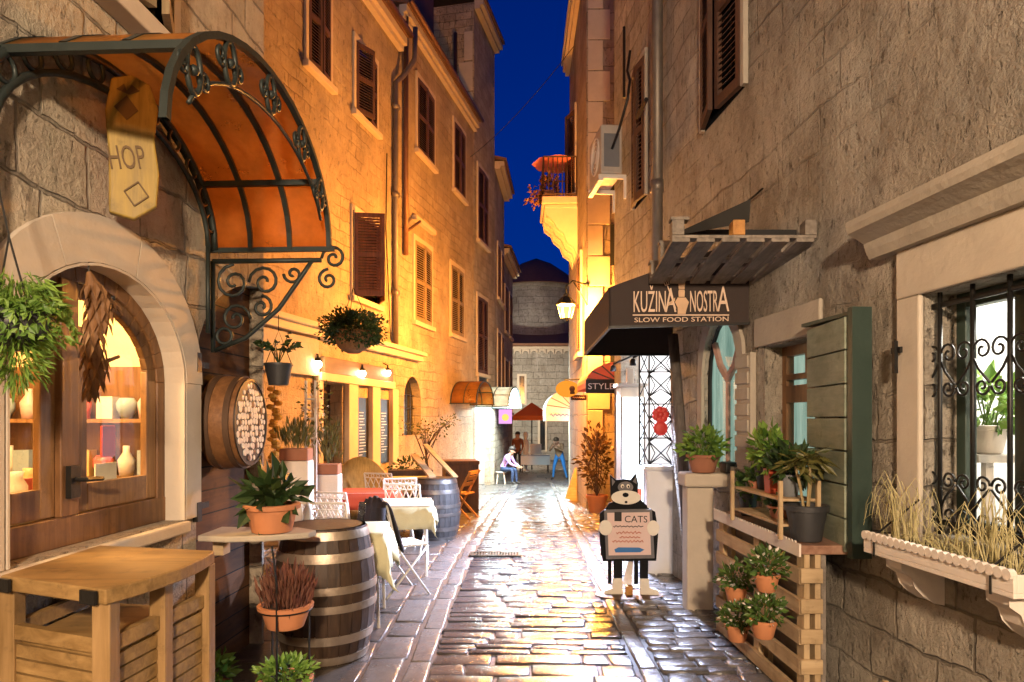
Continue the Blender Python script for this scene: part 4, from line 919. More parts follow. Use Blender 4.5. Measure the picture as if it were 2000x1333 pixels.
# half barrel full of corks on the plank door
u = WS.ud(4.22); t = thing('cork_barrel', 'half barrel mounted on the plank door, its round face filled with pale corks', 'wall ornament', WS.world(u+.06, -.115, 1.585), WS.ang+R(3))
M = Matrix.Rotation(R(90), 4, 'X')   # local z -> outward (-y)
rb = .275; mb = MB(); mb.lathe([(rb*1.04,.06),(rb*1.06,.10),(rb*1.05,.15),(rb,.26),(rb*.93,.262),(rb*.92,.245)], (0,0,0), 36, M); mb.build('staves', CORKW, t, smooth=True, auto=35)
for z0 in (.085, .20): mb = MB(); rr = rb*1.06 if z0 < .1 else rb*1.035; mb.lathe([(rr,z0),(rr+.006,z0),(rr+.006,z0+.035),(rr,z0+.035)], (0,0,0), 36, M); mb.build('hoop', IRON_BR, t, smooth=True, auto=35)
mb = MB(); mb.lathe([(rb*.93,.246),(rb*.93,.268),(rb*.99,.268),(rb*1.0,.262)], (0,0,0), 36, M); mb.build('rim', IRON_B, t, smooth=True, auto=35)
mb = MB(); mb2 = MB(); mb2.lathe([(.003,.250),(rb*.925,.250)], (0,0,0), 36, M); mb2.build('face', plain('face_pale', (.50,.42,.36), .7, var=.5, scale=40), t); pts = []
sp_ = .043
for iy in range(-7, 8):
    for ix in range(-7, 8):
        x_, z_ = (ix+.5*(iy % 2))*sp_+rnd.uniform(-.006,.006), iy*sp_*.87+rnd.uniform(-.006,.006)
        if math.hypot(x_, z_) < rb*.84: pts.append((x_, z_, rnd.uniform(.014,.022)))
for i, (x, z, s_) in enumerate(pts): mb.mi = int(i % 7 == 0); mb.lathe([(s_,.248),(s_*.97,.262+rnd.uniform(0,.008)),(.001,.266)], (0,0,0), 9, Matrix.Translation((x,0,z)) @ M)
mb.build('corks', [plain('cork_pale', (.82,.76,.72), .5, var=.2, scale=20), plain('cork_dark', (.12,.06,.05), .6)], t)
# slab shelf with terracotta pot
t = thing('slab_shelf', 'rough stone slab shelf on wooden prop against the plank door', 'shelf', (-1.50, 4.02, .93))
mb = MB(); poly = [(-.28,-.16),(-.1,-.2),(.1,-.17),(.32,-.06),(.34,.03),(.2,.14),(-.28,.16)]; mb.prism(poly, (0,0,-.02), (1,0,0), (0,1,0), .035); mb.build('slab', TRIM_G, t, bevel=.008)
mb = MB(); mb.bx(-.24,-.18,-.05,.05,-.12,-.02); mb.build('prop', PALLET, t)
potted('wide terracotta bowl with broad dark leaves on the slab shelf', (-1.40, 3.98, .946), (.155), .165, TERRA, LEAF_D, (.13,.13,.10), 75, .13, blade=(26,.24,.19,.028,.4), taper=.72)
# plant stand in front of the big barrel, two bowls
t = thing('plant_stand', 'thin black wire stand carrying two terracotta bowls in front of the dark barrel', 'plant stand', (-1.20, 3.62, 0))
mb = MB(); mb.tube([(0,-.14,.02),(0,-.14,.75),(-.03,-.12,.95)], .006, 5); mb.tube([(.10,.08,0),(.10,.08,.62)], .006, 5); mb.tube([(-.10,.08,0),(-.10,.08,.62)], .006, 5); mb.build('rods', IRON_B, t)
for z_ in (.60, .21): mb = MB(); mb.tube(ring((0,0,z_), .136, (1,0,0), (0,1,0), 20), .006, 5, True); mb.build('ring', IRON_B, t)
potted('terracotta bowl of reddish heather, upper bowl on the wire stand', (-1.20, 3.62, .50), .138, .125, TERRA, LEAF_H, (.14,.14,.12), 700, .07, 'up')
potted('terracotta bowl of small green leaves, lower bowl on the wire stand', (-1.20, 3.62, .11), .138, .125, TERRA, LEAF_B, (.13,.13,.06), 260, .05, 'bush')
potted('small pot of green leaves at the foot of the plank door behind the teak bin', (-1.62, 3.72, .02), .09, .14, TERRA_D, LEAF_B, (.08,.08,.1), 80, .07, 'bush')
barrel('big dark oak barrel with bright steel hoops beside the plank door', (-1.26, 4.62, .012), .335, .88, BARREL, HOOP, open_=True)
# hanging pots under the canopy scroll and over the terrace
t = thing('hanging_plant', 'round wicker hanging basket with bushy dark fern over the terrace', 'hanging plant', P(690, 655, 6.0))
mb = MB(); mb.lathe([(.05,-.16),(.12,-.12),(.17,-.04),(.19,.03),(.16,.03)], (0,0,0), 22); mb.build('basket', wood('basket_brown', (.22,.10,.035), (.35,.18,.07), 'z', rough=.7, scale=6), t, smooth=True)
mb = MB(); leaves(mb, (0,0,.06), (.25,.25,.16), 4200, .03, 'bush'); leaves(mb, (0,0,.0), (.26,.26,.12), 1400, .035, 'droop'); mb.build('foliage', LEAF_D, t)
mb = MB()
for a in (0, 2.1, 4.2): mb.tube([(.17*math.cos(a),.17*math.sin(a),.03),(0,0,.42)], .003, 4)
mb.tube([(0,0,.42),(.0,0,1.1)], .003, 4); mb.build('chain', IRON_B, t)
t = thing('hanging_plant', 'dark plastic hanging pot with sparse orchid leaves below the iron scroll bracket', 'hanging plant', P(544, 740, 4.7))
mb = MB(); mb.lathe([(.065,-.045),(.092,.09),(.098,.09),(.098,.105),(.085,.105)], (0,0,0), 18); mb.build('pot', POT_D, t, smooth=True, auto=30)
mb = MB()
for _ in range(12):
    a = rnd.uniform(0,6.28); pts = [(0,0,.1),(.05*math.cos(a),.05*math.sin(a),.2),(.12*math.cos(a),.12*math.sin(a),.24+rnd.uniform(-.05,.06))]; mb.tube(pts, .003, 4)
    for k in range(5): mb.leaf(Vector(pts[1])*(1-k/4)+Vector(pts[2])*(k/4), (math.cos(a)+rnd.uniform(-.8,.8), math.sin(a)+rnd.uniform(-.8,.8), rnd.uniform(-.3,.6)), .055, .018)
mb.build('foliage', LEAF_D, t); mb = MB(); mb.tube([(-.09,0,.1),(0,0,.33),(.09,0,.1)], .003, 4); mb.tube([(0,0,.33),(0,0,.44)], .003, 4); mb.build('wire', IRON_B, t)

# ------------------------------------------------------------------ terrace
def make_chair():
    t = thing('bistro_chair', '', 'chair', (0,0,0)); r = .011
    for sx in (-1, 1):
        mb = MB(); mb.tube([(sx*.20,-.20,0),(sx*.20,.12,.46),(sx*.20,.22,.86)], r, 6); mb.build('leg', WHITE_M, t, smooth=True)
        mb = MB(); mb.tube([(sx*.185,.22,0),(sx*.185,-.19,.45)], r, 6); mb.build('leg', WHITE_M, t, smooth=True)
    mb = MB()
    for i in range(6): mb.bx(-.19,.19,-.19+i*.062,-.145+i*.062,.45,.465)
    mb.build('seat', WHITE_M, t)
    mb = MB(); y = lambda z: .12+.25*(z-.46)
    q = lambda x, z: (x, y(z), z)
    mb.tube([q(-.2,.86),q(.2,.86)], r); mb.tube([q(-.2,.60),q(.2,.60)], .008); mb.tube([q(-.2,.80),q(.2,.80)], .006, 5)
    for i in range(5):
        x = -.16+i*.08
        for k in (-1, 1): mb.tube([q(x-k*.04,.6),q(x+k*.04,.8)], .006, 5)
        mb.tube(ring(q(x,.83), .022, (1,0,0), (0,.24,.97), 8), .005, 4, True)
    mb.build('backrest', WHITE_M, t); return t
CG = 'white metal bistro chairs on the terrace'
ch0 = make_chair()
CH = [(-1.02,6.25,122,'white folding bistro chair with a black jacket over its back, nearest the lane'), (-1.2,7.85,172,'white lattice back chair behind the cream table, next to the grey barrel'),
      (-1.75,7.0,160,'white wire back chair at the near table, closest behind the big dark barrel'), (-2.05,5.75,95,'white wire back chair at the near table, on its wall side'), (-1.62,6.15,175,'white chair right behind the nearest table, back to the restaurant'), (-1.45,8.6,200,'white chair between the red cloth table and the cream table'), (-2.2,7.7,100,'white chair at the wall side of the red cloth table'), (-1.75,9.4,165,'white chair in front of the chalkboard panels'),(-2.35,8.6,120,'white chair against the shopfront wall behind the red cloth table')]
for i, (x, y, a, lb) in enumerate(CH):
    if i == 0: o = ch0; o.location = (x,y,.014); o.rotation_euler = (0,0,R(a)); o['label'] = lb; XF[o.name] = Matrix.Translation((x,y,.014)) @ Matrix.Rotation(R(a),4,'Z')
    else: o = dup(ch0, (x,y,.014), R(a), lb)
    o['group'] = CG
t = thing('jacket', 'black jacket draped over the back of the chair nearest the lane', 'jacket', (-1.02,6.25,.014), R(122)); mb = MB(); n = 12; vs = []
prof = [(.08,.42),(.13,.60),(.19,.80),(.215,.885),(.24,.89),(.265,.80),(.265,.55),(.275,.26)]
for i in range(n+1):
    x = -.24+.48*i/n
    for yy, z in prof: vs.append((x*(1+.12*(z<.6)), yy+.02*math.sin(i*1.7+z*6)*(1 if z < .8 else .2), z+.015*math.sin(i*2.1)-(.04*abs(x)/.24 if z > .8 else 0)))
k = len(prof); mb.add(vs, [(i*k+j,(i+1)*k+j,(i+1)*k+j+1,i*k+j+1) for i in range(n) for j in range(k-1)]); mb.build('coat', CLOTH_J, t, smooth=True, solid=.015)
for sx in (-1, 1):
    mb = MB(); mb.tube([(sx*.22,.27,.82),(sx*.25,.30,.55),(sx*.22,.31,.25)], .045, 8, r1=.035)
    mb.build('sleeve', CLOTH_J, t, smooth=True)
def table(x, y, a, wd, dp, lb, lbc, cm, drop=.24):
    t = thing('cafe_table', lb, 'table', (x,y,.014), R(a)); mb = MB(); mb.bx(-wd/2,wd/2,-dp/2,dp/2,.70,.725); mb.build('tabletop', WHITE_M, t)
    for sx in (-1,1):
        for sy in (-1,1): mb = MB(); mb.tube([(sx*(wd/2-.04),sy*(dp/2-.04),0),(sx*(wd/2-.06),sy*(dp/2-.06),.70)], .014, 6); mb.build('leg', WHITE_M, t)
    mb = MB(); n = 10; vs = [];      # cloth: square turned 0, corners hang lower
    N = 16; hw, hd = wd/2+.004, dp/2+.004
    g_ = []
    for i in range(N+1):
        row = []
        for j in range(N+1):
            a_, b_ = -1+2*i/N, -1+2*j/N; X, Y = a_*(hw+drop), b_*(hd+drop); z = .729
            ox, oy = max(0, abs(X)-hw), max(0, abs(Y)-hd)
            cx, cy = max(-hw, min(hw, X)), max(-hd, min(hd, Y)); sag = max(ox, oy) + .35*min(ox, oy)
            fx = .03*math.sin(Y*17+1)*(ox/drop)+.06*ox; fy = .03*math.sin(X*17)*(oy/drop)+.06*oy
            row.append((cx+math.copysign(fx+min(ox,oy)*.3,X)*(ox>0), cy+math.copysign(fy+min(ox,oy)*.3,Y)*(oy>0), z-sag))
        g_.append(row)
    vs = [p for r_ in g_ for p in r_]; mb.add(vs, [(i*(N+1)+j,(i+1)*(N+1)+j,(i+1)*(N+1)+j+1,i*(N+1)+j+1) for i in range(N) for j in range(N)])
    M = XF[t.name]; c = mb.build('tablecloth', cm, None, smooth=True, solid=.003); c.location = (x,y,.014); c.rotation_euler = (0,0,R(a)); tag(c, lbc, 'tablecloth')
    return t
table(-1.36,5.42,6,.72,.62,'square table nearest the viewer on the terrace, behind the big barrel','cream cloth with a long hanging corner on the nearest terrace table',CLOTH,.32)
table(-1.18,7.15,6,.66,.66,'square terrace table beside the chair with the jacket','cream cloth with creased corners on the table next to the jacket chair',CLOTH)
table(-1.75,8.3,4,.72,.62,'table by the wicker armchair, under a red cloth','red cloth on the table by the wicker armchair',CLOTH_R,.2)
table(-1.5,10.1,4,.62,.6,'table beyond the wicker armchair near the chalkboard panels','pale ochre cloth on the table beyond the wicker armchair',plain('cloth_ochre',(.50,.40,.16),.85),.2)
def glass(x, y, z, lb):
    t = MB(); t.lathe([(.028,0),(.028,.004),(.004,.01),(.004,.07),(.03,.10),(.034,.14),(.028,.17)], (0,0,0), 12); o = t.build('wine_glass', GLASS, None, smooth=True, loc=(0,0,0)); o.location = (x,y,z); tag(o, lb, 'glass')
glass(-1.52,5.5,.748,'empty wine glass on the nearest cream table, wall side'); glass(-1.22,5.55,.748,'empty wine glass on the nearest cream table, lane side'); glass(-1.15,7.3,.748,'wine glass on the cream table beside the jacket chair')
mb = MB(); mb.lathe([(.035,0),(.035,.14),(.013,.19),(.013,.25),(.016,.25),(.016,.27),(.001,.27)], (0,0,0), 14); o = mb.build('bottle', plain('bottle_white',(.7,.7,.66),.2), None, smooth=True); o.location = (-1.60,5.35,.748); tag(o, 'small pale bottle on the nearest cream table', 'bottle')
# wicker armchair
t = thing('wicker_armchair', 'big yellow wicker armchair with rounded back by the restaurant door', 'armchair', (-1.98,9.1,.0), R(20)); 
mb = MB(); n = 16; vs = []
for i in range(n+1):
    a = R(200)*i/n - R(10)
    hgt = .62 + .42*math.sin(max(0, min(math.pi, a)))**1.5
    for f in (.0, .35, .7, 1.0): vs.append(((.36+.05*f)*math.cos(a), (.30+.08*f)*math.sin(a), .05+hgt*f))
mb.add(vs, [(i*4+j,(i+1)*4+j,(i+1)*4+j+1,i*4+j+1) for i in range(n) for j in range(3)]); mb.build('back', WICKER, t, smooth=True, solid=.05)
mb = MB(); mb.lathe([(.30,.36),(.34,.40),(.32,.45),(.01,.47)], (0,-.02,0), 20); mb.build('seat', WICKER, t, smooth=True)
mb = MB()
for i in range(7): mb.bx(-.16+i*.05,-.13+i*.05,.37,.43,.62,.68); mb.bx(-.16+i*.05,-.13+i*.05,.36,.43,.74,.79)
mb.build('weave_holes', DARKWOOD, t)
# grey barrel with folded menus, folding chair, planter
barrel('grey blue barrel with planks on top standing at the lane edge of the terrace', (-1.02,9.15,.0), .33, .82, BARREL2, HOOP_D)
for i, (x, a, lb) in enumerate(((-1.2,22,'pale plank lying slanted across the top of the grey barrel'), (-.98,38,'pale plank standing steeper on the grey barrel, lane side'))):
    mb = MB(); mb.bx(-.35,.35,-.05,.05,-.012,.012, Matrix.Rotation(R(-60+i*25),4,'Z') @ Matrix.Rotation(R(a),4,'Y')); o = mb.build('plank', PALLET, None, bevel=.003); o.location = (x,9.2+.1*i,.98+.06*i); tag(o, lb, 'plank', 'planks on the grey barrel')
t = thing('folding_chair', 'folding wooden slat chair standing by the brown planter boxes', 'chair', (-.86,11.7,g(11.7)), R(-110))
for sx in (-1,1):
    mb = MB(); mb.bar((sx*.2,-.22,0),(sx*.2,.25,.84), .035, .022, (1,0,0)); mb.build('leg', PALLET_O, t); mb = MB(); mb.bar((sx*.17,.24,0),(sx*.17,-.2,.45), .035, .022, (1,0,0)); mb.build('leg', PALLET_O, t)
mb = MB()
for i in range(5): mb.bx(-.2,.2,-.2+i*.075,-.145+i*.075,.44,.46)
mb.build('seat', PALLET_O, t); mb = MB()
for z in (.58,.68,.78): mb.bx(-.2,.2,.11+.5*(z-.58),.13+.5*(z-.58),z,z+.06)
mb.build('backrest', PALLET_O, t)
def planter(label, x, y, a, wd, dp, h, lm, fol, mat):
    t = thing('planter_box', label, 'planter', (x,y,g(y)), R(a)); mb = MB(); mb.bx(-wd/2,wd/2,-dp/2,dp/2,0,h); mb.build('box', mat, t, bevel=.01)
    mb = MB(); mb.bx(-wd/2-.015,wd/2+.015,-dp/2-.015,dp/2+.015,h-.06,h+.012); mb.build('rim', mat, t, bevel=.006)
    if lm: mb = MB(); leaves(mb, (0,0,h+fol[2]*.6), fol, 160, .07, 'bush'); mb.build('foliage', lm, t)
planter('brown wooden planter box behind the folding chair at the end of the terrace', -.98, 12.9, 12, .62, .6, .98, None, None, DARKWOOD)
planter('low brown wooden planter with dark plants behind the grey barrel', -1.7, 11.4, 12, .7, .35, .85, LEAF_D, (.3,.15,.14), DARKWOOD)
t = thing('potted_tree', 'slim potted tree with sparse olive leaves against the yellow facade', 'tree', (-1.55,12.3,g(12.3))); mb = MB(); lathe_pot(mb,.2,.36); mb.build('pot', TERRA_D, t, smooth=True, auto=35)
mb = MB(); mb.tube([(0,0,.3),(.03,.02,.9),(-.02,0,1.25)], .022, 7, r1=.014); tips = []
for _ in range(16):
    a, l = rnd.uniform(0,6.28), rnd.uniform(.3,.65); b = Vector((math.cos(a)*l*.75, math.sin(a)*l*.5, 1.2+l*.8)); mb.tube([(0,0,rnd.uniform(.9,1.25)), b*.6+Vector((0,0,.55)), b], .009, 5, r1=.003); tips.append(b)
mb.build('trunk', DARKWOOD, t); mb = MB()
for b in tips: leaves(mb, b, (.13,.13,.12), 16, .055)
mb.build('crown', LEAF_O, t)
potted('dark leafy plant in pot beside the arched grille window', (-1.95,11.6,g(11.6)), .16,.3, TERRA_D, LEAF_D, (.2,.2,.35), 160, .09)
# pale pedestals with troughs of heather beside the plank door end
for (px, y, zt, lb, lf, st) in ((579,6.2,1.34,'tall white pedestal planter with dark heather trough, nearer one','d','up'),(641,7.4,1.12,'white pedestal planter with wispy grey shrub, by the restaurant door','o','up')):
    x = (px-1000)/F*y; t = thing('pedestal_planter', lb, 'planter', (x,y,0), R(5)); mb = MB(); mb.bx(-.13,.13,-.13,.13,.0,zt-.11); mb.build('pedestal', WHITE_P, t, bevel=.01)
    for z in (.35,.75): mb = MB(); mb.bx(-.137,.137,-.137,.137,z,z+.035); mb.build('band', WHITE_P, t)
    mb = MB(); mb.bx(-.125,.125,-.12,.12,zt-.108,zt); mb.build('trough', TERRA_D, t, bevel=.01)
    mb = MB(); leaves(mb, (0,0,zt+(.1 if lf == 'd' else .22)), (.16,.15,.14) if lf == 'd' else (.14,.14,.26), 420, .075, st); mb.build('foliage', LEAF_O if lf == 'd' else LEAF_S if False else LEAF_O, t)
# garland of maize, white trellis post with leaves
t = thing('garland', 'hanging garland of yellow dried cobs at the edge of the plank door', 'garland', P(536, 760, 7.6)); mb = MB()
for i in range(26): z = -.04*i; mb.ball((rnd.uniform(-.05,.05),rnd.uniform(-.05,.05),z), (.05,.05,.032), 7, 5)
mb.build('cobs', YELLOWM, t); mb = MB(); mb.tube([(0,0,.5),(0,0,-1.0)], .006, 5); mb.build('string', PALLET, t)
t = thing('trellis_post', 'thin white trellis post twined with small leaves and blossoms on the terrace', 'trellis', (P(607,800,7.0).x,7.0,0)); mb = MB()
for x in (-.05,.05): mb.bx(x-.012,x+.012,-.012,.012,0,2.0)
for i in range(9): mb.bx(-.04,.04,-.008,.008,.2+i*.2,.22+i*.2)
mb.build('frame', WHITE_M, t); mb = MB(); leaves(mb, (0.03,0,1.75), (.16,.1,.32), 110, .05); mb.build('leaves', LEAF_O, t); mb = MB(); leaves(mb, (0.03,-.03,1.6), (.14,.1,.4), 60, .04); mb.build('blossoms', PETAL, t)
# wall lamps of the shopfront
for i, (px, py, lb) in enumerate(((621,712,'white globe lamp under the shopfront cornice, nearest of the three'),(708,730,'white globe lamp above the restaurant door'),(757,729,'white globe lamp at the far pilaster of the shopfront'))):
    d = WL.d(px)-.25; p = P(px, py, d); t = thing('wall_lamp', lb, 'lamp', p, 0, 'globe lamps of the restaurant shopfront')
    mb = MB(); mb.ball((0,0,0), .065, 12, 8); mb.build('globe', emis('globe_glow_%d' % i, (1,.78,.45), 9, see=True), t, smooth=True)
    mb = MB(); mb.lathe([(.07,.05),(.05,.09),(.015,.11),(.015,.16)], (0,0,0), 12); mb.tube([(0,0,.15),(-.1,.05,.2),(-.25,.1,.16)], .012, 6); mb.build('holder', IRON_B, t, smooth=True)
    lamp('globe_light', p, 22, (1,.68,.32), .06, t)

# goods seen through the arched shop window
t = thing('display_table', 'wooden display table inside the arched shop window', 'table', WS.world(AC, -.55, .9), WS.ang); mb = MB(); mb.bx(-.75,.75,.0,.42,.22,.25); mb.build('top', FRAME_W, t)
for a in (-.7,.7): mb = MB(); mb.bx(a-.02,a+.02,.02,.4,.0,.22); mb.build('leg', FRAME_W, t)
cols_ = [(.75,.72,.66),(.55,.12,.10),(.65,.45,.2),(.25,.35,.15),(.7,.5,.5),(.3,.4,.5)]
gm = [plain('glaze_%d' % i, c, .3) for i, c in enumerate(cols_)]
k = 0
for px, kinds in ((12,'jar'),(34,'jar'),(58,'box'),(80,'jar'),(22,'bowl'),(70,'bowl'),(205,'jar'),(228,'box'),(268,'jar')):
    u_ = WS.u(px) + .25; o_ = -.62 - .06*(k % 3); mb = MB(); p = WS.world(u_, o_, 1.152)
    if kinds == 'jar': mb.lathe([(.03,0),(.05,.05),(.05,.12),(.028,.16),(.034,.19),(.001,.19)], (0,0,0), 14)
    elif kinds == 'bowl': mb.lathe([(.03,0),(.08,.06),(.085,.07),(.07,.06),(.001,.02)], (0,0,0), 14)
    else: mb.bx(-.05,.05,-.04,.04,0,.15)
    o = mb.build({'jar':'jar','bowl':'bowl','box':'box'}[kinds], gm[k % 6], None, smooth=kinds != 'box', bevel=.004 if kinds == 'box' else 0); o.location = p
    tag(o, ['white','red','ochre','green','pink','blue'][k % 6] + ' ' + kinds + ' on the display table, ' + ['first','second','third','fourth','fifth','sixth','seventh','eighth','ninth'][k] + ' from the left frame', kinds, 'goods in the shop window'); k += 1
mb = MB(); WS.bx(mb, 0, .10, 0, .012, 0, .15); o = mb.build('red_tag', plain('tag_red', (.8,.07,.04), .8), None, bevel=.003); o.location = WS.world(WS.u(247), -.13, 1.42); o.rotation_euler = (0,0,WS.ang); tag(o, 'small red notice hung inside the right pane of the shop window', 'notice')
mb = MB(); WS.bx(mb, 0, .16, 0, .006, 0, .2); o = mb.build('paper_note', plain('paper', (.85,.75,.55), .7), None); o.location = WS.world(WS.u(240), -.14, 1.19); o.rotation_euler = (0,0,WS.ang); tag(o, 'pale paper note low inside the right pane of the shop window', 'notice')

t = thing('wall_shelf', 'two board shelf on the side wall of the shop, seen through the arched window', 'shelf', WS.world(AC+1.2, -.95, 1.22), WS.ang)
for z in (.0, .36): mb = MB(); mb.bx(-.13,.03,-.55,.55,z,z+.025); mb.build('board', FRAME_W, t)
mb = MB(); mb.bx(.031,.045,-.56,.56,-.1,.72); mb.build('back', FRAME_D, t)
words = ['white','red','ochre','green','pink','blue']
for i in range(16):
    z = 1.246+.36*(i//8); o_ = -1.42+.13*(i % 8)+rnd.uniform(-.02,.02); mb = MB()
    if i % 3 == 0: mb.lathe([(.04,0),(.05,.1),(.02,.15),(.02,.19),(.001,.19)], (0,0,0), 12); nm = 'bottle'
    elif i % 3 == 1: mb.bx(-.05,.05,-.04,.04,0,rnd.uniform(.1,.19)); nm = 'box'
    else: mb.lathe([(.03,0),(.06,.06),(.06,.1),(.04,.13),(.001,.13)], (0,0,0), 12); nm = 'jar'
    o = mb.build(nm, gm[(i*5+i//8) % 6], None, smooth=nm != 'box'); o.location = WS.world(AC+1.14, o_, z)
    tag(o, '%s %s on the %s shelf inside the shop, %s from the left' % (words[(i*5+i//8) % 6], nm, 'lower' if i < 8 else 'upper', ['first','second','third','fourth','fifth','sixth','seventh','eighth'][i % 8]), nm, 'goods on the shop wall shelf')
# ------------------------------------------------------------------ street lantern in view and two unseen fill lanterns
def lantern(label, loc, wallpt, power, color):
    t = thing('street_lantern', label, 'lantern', loc); n = 6
    mb = MB(); mb.lathe([(.10,-.26),(.17,.0)], (0,0,0), n); mb.build('glass', LANT_GLOW, t)
    mb = MB(); mb.lathe([(.19,.0),(.20,.02),(.10,.14),(.05,.17),(.055,.20),(.02,.23),(.012,.30),(.001,.31)], (0,0,0), n); mb.lathe([(.001,-.31),(.03,-.29),(.105,-.262),(.105,-.25)], (0,0,0), n)
    for i in range(n):
        a = 2*math.pi*i/n; mb.tube([(.10*math.cos(a),.10*math.sin(a),-.26),(.172*math.cos(a),.172*math.sin(a),.0)], .008, 5)
    mb.build('cap_and_bars', IRON, t)
    w_ = Vector(wallpt)-Vector(loc); mb = MB(); mb.tube([(0,0,.28),(0,0,.36),(w_.x*.3,w_.y*.3,.48),w_+Vector((0,0,.45))], .018, 6); mb.tube([(w_.x*.35,w_.y*.35,.46),(w_.x*.7,w_.y*.7,.25),w_+Vector((0,0,.05))], .013, 6)
    ax = Vector((w_.x,w_.y,0)).normalized(); mb.tube(spiral((w_.x*.6,w_.y*.6,.37), .07, 1.5, 0, ax, (0,0,1), 18), .008, 5); mb.ball(w_+Vector((0,0,.45)), .05); mb.build('bracket', IRON, t, smooth=True)
    lamp('lantern_light', Vector(loc)+Vector((0,0,-.12)), power, color, .2, t); return t
lantern('glowing orange street lantern on the corner of the balcony house', (1.03,13.0,3.78), (1.46,13.29,3.78), LANT_P, (1,.37,.055))
lantern('unseen fill lantern on a long bracket behind the viewer', (.15,-3.2,3.5), (-2.1,-3.2,3.5), LANT_P2, (1,.74,.50))  # unseen lantern, set mid-lane on a long bracket as fill for both near walls
lantern('unseen lantern added to light the church square, round the corner of the lowest house', (-.75,32.6,3.2), (-.9,30.99,3.2), 1300, (1,.90,.70))  # added lantern, hidden behind the house, brightens the church front

# ------------------------------------------------------------------ right foreground : window box, pallets, pots
t = thing('window_box', 'long white scalloped window box on corbels under the barred window', 'window box', WR.world(0,0,0), WR.ang)
b0, b1 = WR.ud(2.47), WR.ud(3.36)
mb = MB(); WR.bx(mb, b0, b1, .035, .25, .955, .975); WR.bx(mb, b0, b1, .235, .25, .975, 1.04); WR.bx(mb, b0, b0+.015, .035, .235, .975, 1.04); WR.bx(mb, b1-.015, b1, .035, .235, .975, 1.04); mb.build('trough', WHITE_P, t, bevel=.003)
mb = MB(); n = 22
for i in range(n): u = b0+(i+.5)*(b1-b0)/n; mb.tube([WR.pt(u,.236,1.04), WR.pt(u,.262,1.04)], .021, 10)
mb.build('scallop_edge', WHITE_P, t)
mb = MB(); WR.bx(mb, b0+.02, b1-.02, .04, .234, .976, 1.02); mb.build('soil', SOIL, t)
for uc in (b1-.17, b0+.12):
    mb = MB(); prof = [(.004,.953),(.21,.953),(.205,.91),(.16,.88),(.14,.83),(.10,.79),(.05,.76),(.004,.75)]; k = len(prof)
    mb.add([WR.pt(uc-.055,o,z) for o,z in prof]+[WR.pt(uc+.055,o,z) for o,z in prof], [tuple(range(k)), tuple(range(2*k-1,k-1,-1))]+[(i,(i+1)%k,k+(i+1)%k,k+i) for i in range(k)]); mb.build('corbel', WHITE_P, t, bevel=.004)
for uu in (b1-.09, b0+.10): mb = MB(); mb.tube([WR.pt(uu,.256,.95),WR.pt(uu,.256,1.045),WR.pt(uu-.02,.04,1.22)], .005, 5); mb.build('tie', IRON_B, t)
t = thing('dried_grass', 'tufts of pale dried grass in the white window box, caught in the grille', 'plant', WR.loc, WR.ang); mb = MB()
for _ in range(210):
    u = rnd.uniform(b0+.04,b1-.05); o = rnd.uniform(.06,.21); hh = rnd.uniform(.05,.20)*(1+.7*math.sin(u*13)); du, do_ = rnd.uniform(-.12,.12), rnd.uniform(-.06,.05)
    pts = [WR.pt(u,o,1.02), WR.pt(u+du*.3,o+do_*.4,1.02+hh*.7), WR.pt(u+du*.8,o+do_,1.02+hh), WR.pt(u+du*1.4,o+do_*1.3,1.02+hh*.75), WR.pt(u+du*1.7,o+do_*1.4,1.02+hh*rnd.uniform(.2,.6))]
    mb.tube(pts, .0022, 3, r1=.001)
mb.build('blades', LEAF_S, t)
# plant seen inside the barred window
potted('bright green houseplant on a stand inside the barred window', (2.52,3.62,1.42), .1,.15, WHITE_P, LEAF_B, (.17,.17,.16), 160, .09, name='houseplant')
mb = MB(); p = Vector((2.52,3.62,0)); mb.bx(-.14,.14,-.14,.14,1.38,1.418); mb.bx(-.02,.02,-.02,.02,.5,1.38); o = mb.build('plant_stand', WHITE_P); o.location = (p.x,p.y,0); tag(o, 'white plant stand under the houseplant inside the barred window', 'stand')
# pallet counter
t = thing('pallet_counter', 'counter of upright pallets with red brown board top along the right wall', 'counter', (1.55,4.4,0))
L0, L1 = 3.72, 5.12; yy = lambda y: y-4.4; xx = lambda x: x-1.55
WY = lambda x: -.09*(x)
def sk(x, y): return xx(x + .03*(4.4-y))
mb = MB()
def skbox(mb, x0, x1, y0, y1, z0, z1):
    vs = [(sk(x0,y0),yy(y0),z0),(sk(x1,y0),yy(y0),z0),(sk(x1,y1),yy(y1),z0),(sk(x0,y1),yy(y1),z0)]; vs += [(a,b,z1) for a,b,_ in vs]; mb.add(vs, [(3,2,1,0),(4,5,6,7),(0,1,5,4),(1,2,6,5),(2,3,7,6),(3,0,4,7)])
skbox(mb, 1.545, 1.83, L0-.01, L1, .865, .915); mb.build('top_board', wood('board_redbrown', (.24,.12,.075), (.40,.24,.16), 'y', rough=.55, scale=2), t, bevel=.006)
mb = MB(); skbox(mb, 1.535, 1.546, L0-.02, L1, .855, .925)
for i in range(34): y = L0+.02+i*(L1-L0)/34; skbox(mb, 1.533, 1.538, y, y+.022, .925, .937)
mb.build('edge_strip', WHITE_P, t)
for i in range(5):
    z = .04+i*.165; mb = MB(); skbox(mb, 1.545, 1.57, L0, L1-.02, z, z+.085); mb.build('front_slat', wood('pal_y', (.40,.27,.14), (.60,.44,.26), 'y', rough=.7, scale=2) if i == 0 else MATS['pal_y'], t, bevel=.003)
    mb = MB(); skbox(mb, 1.546, 1.665, L0-.022, L0-.001, z+.012, z+.09); mb.build('end_slat', PALLET, t, bevel=.003)
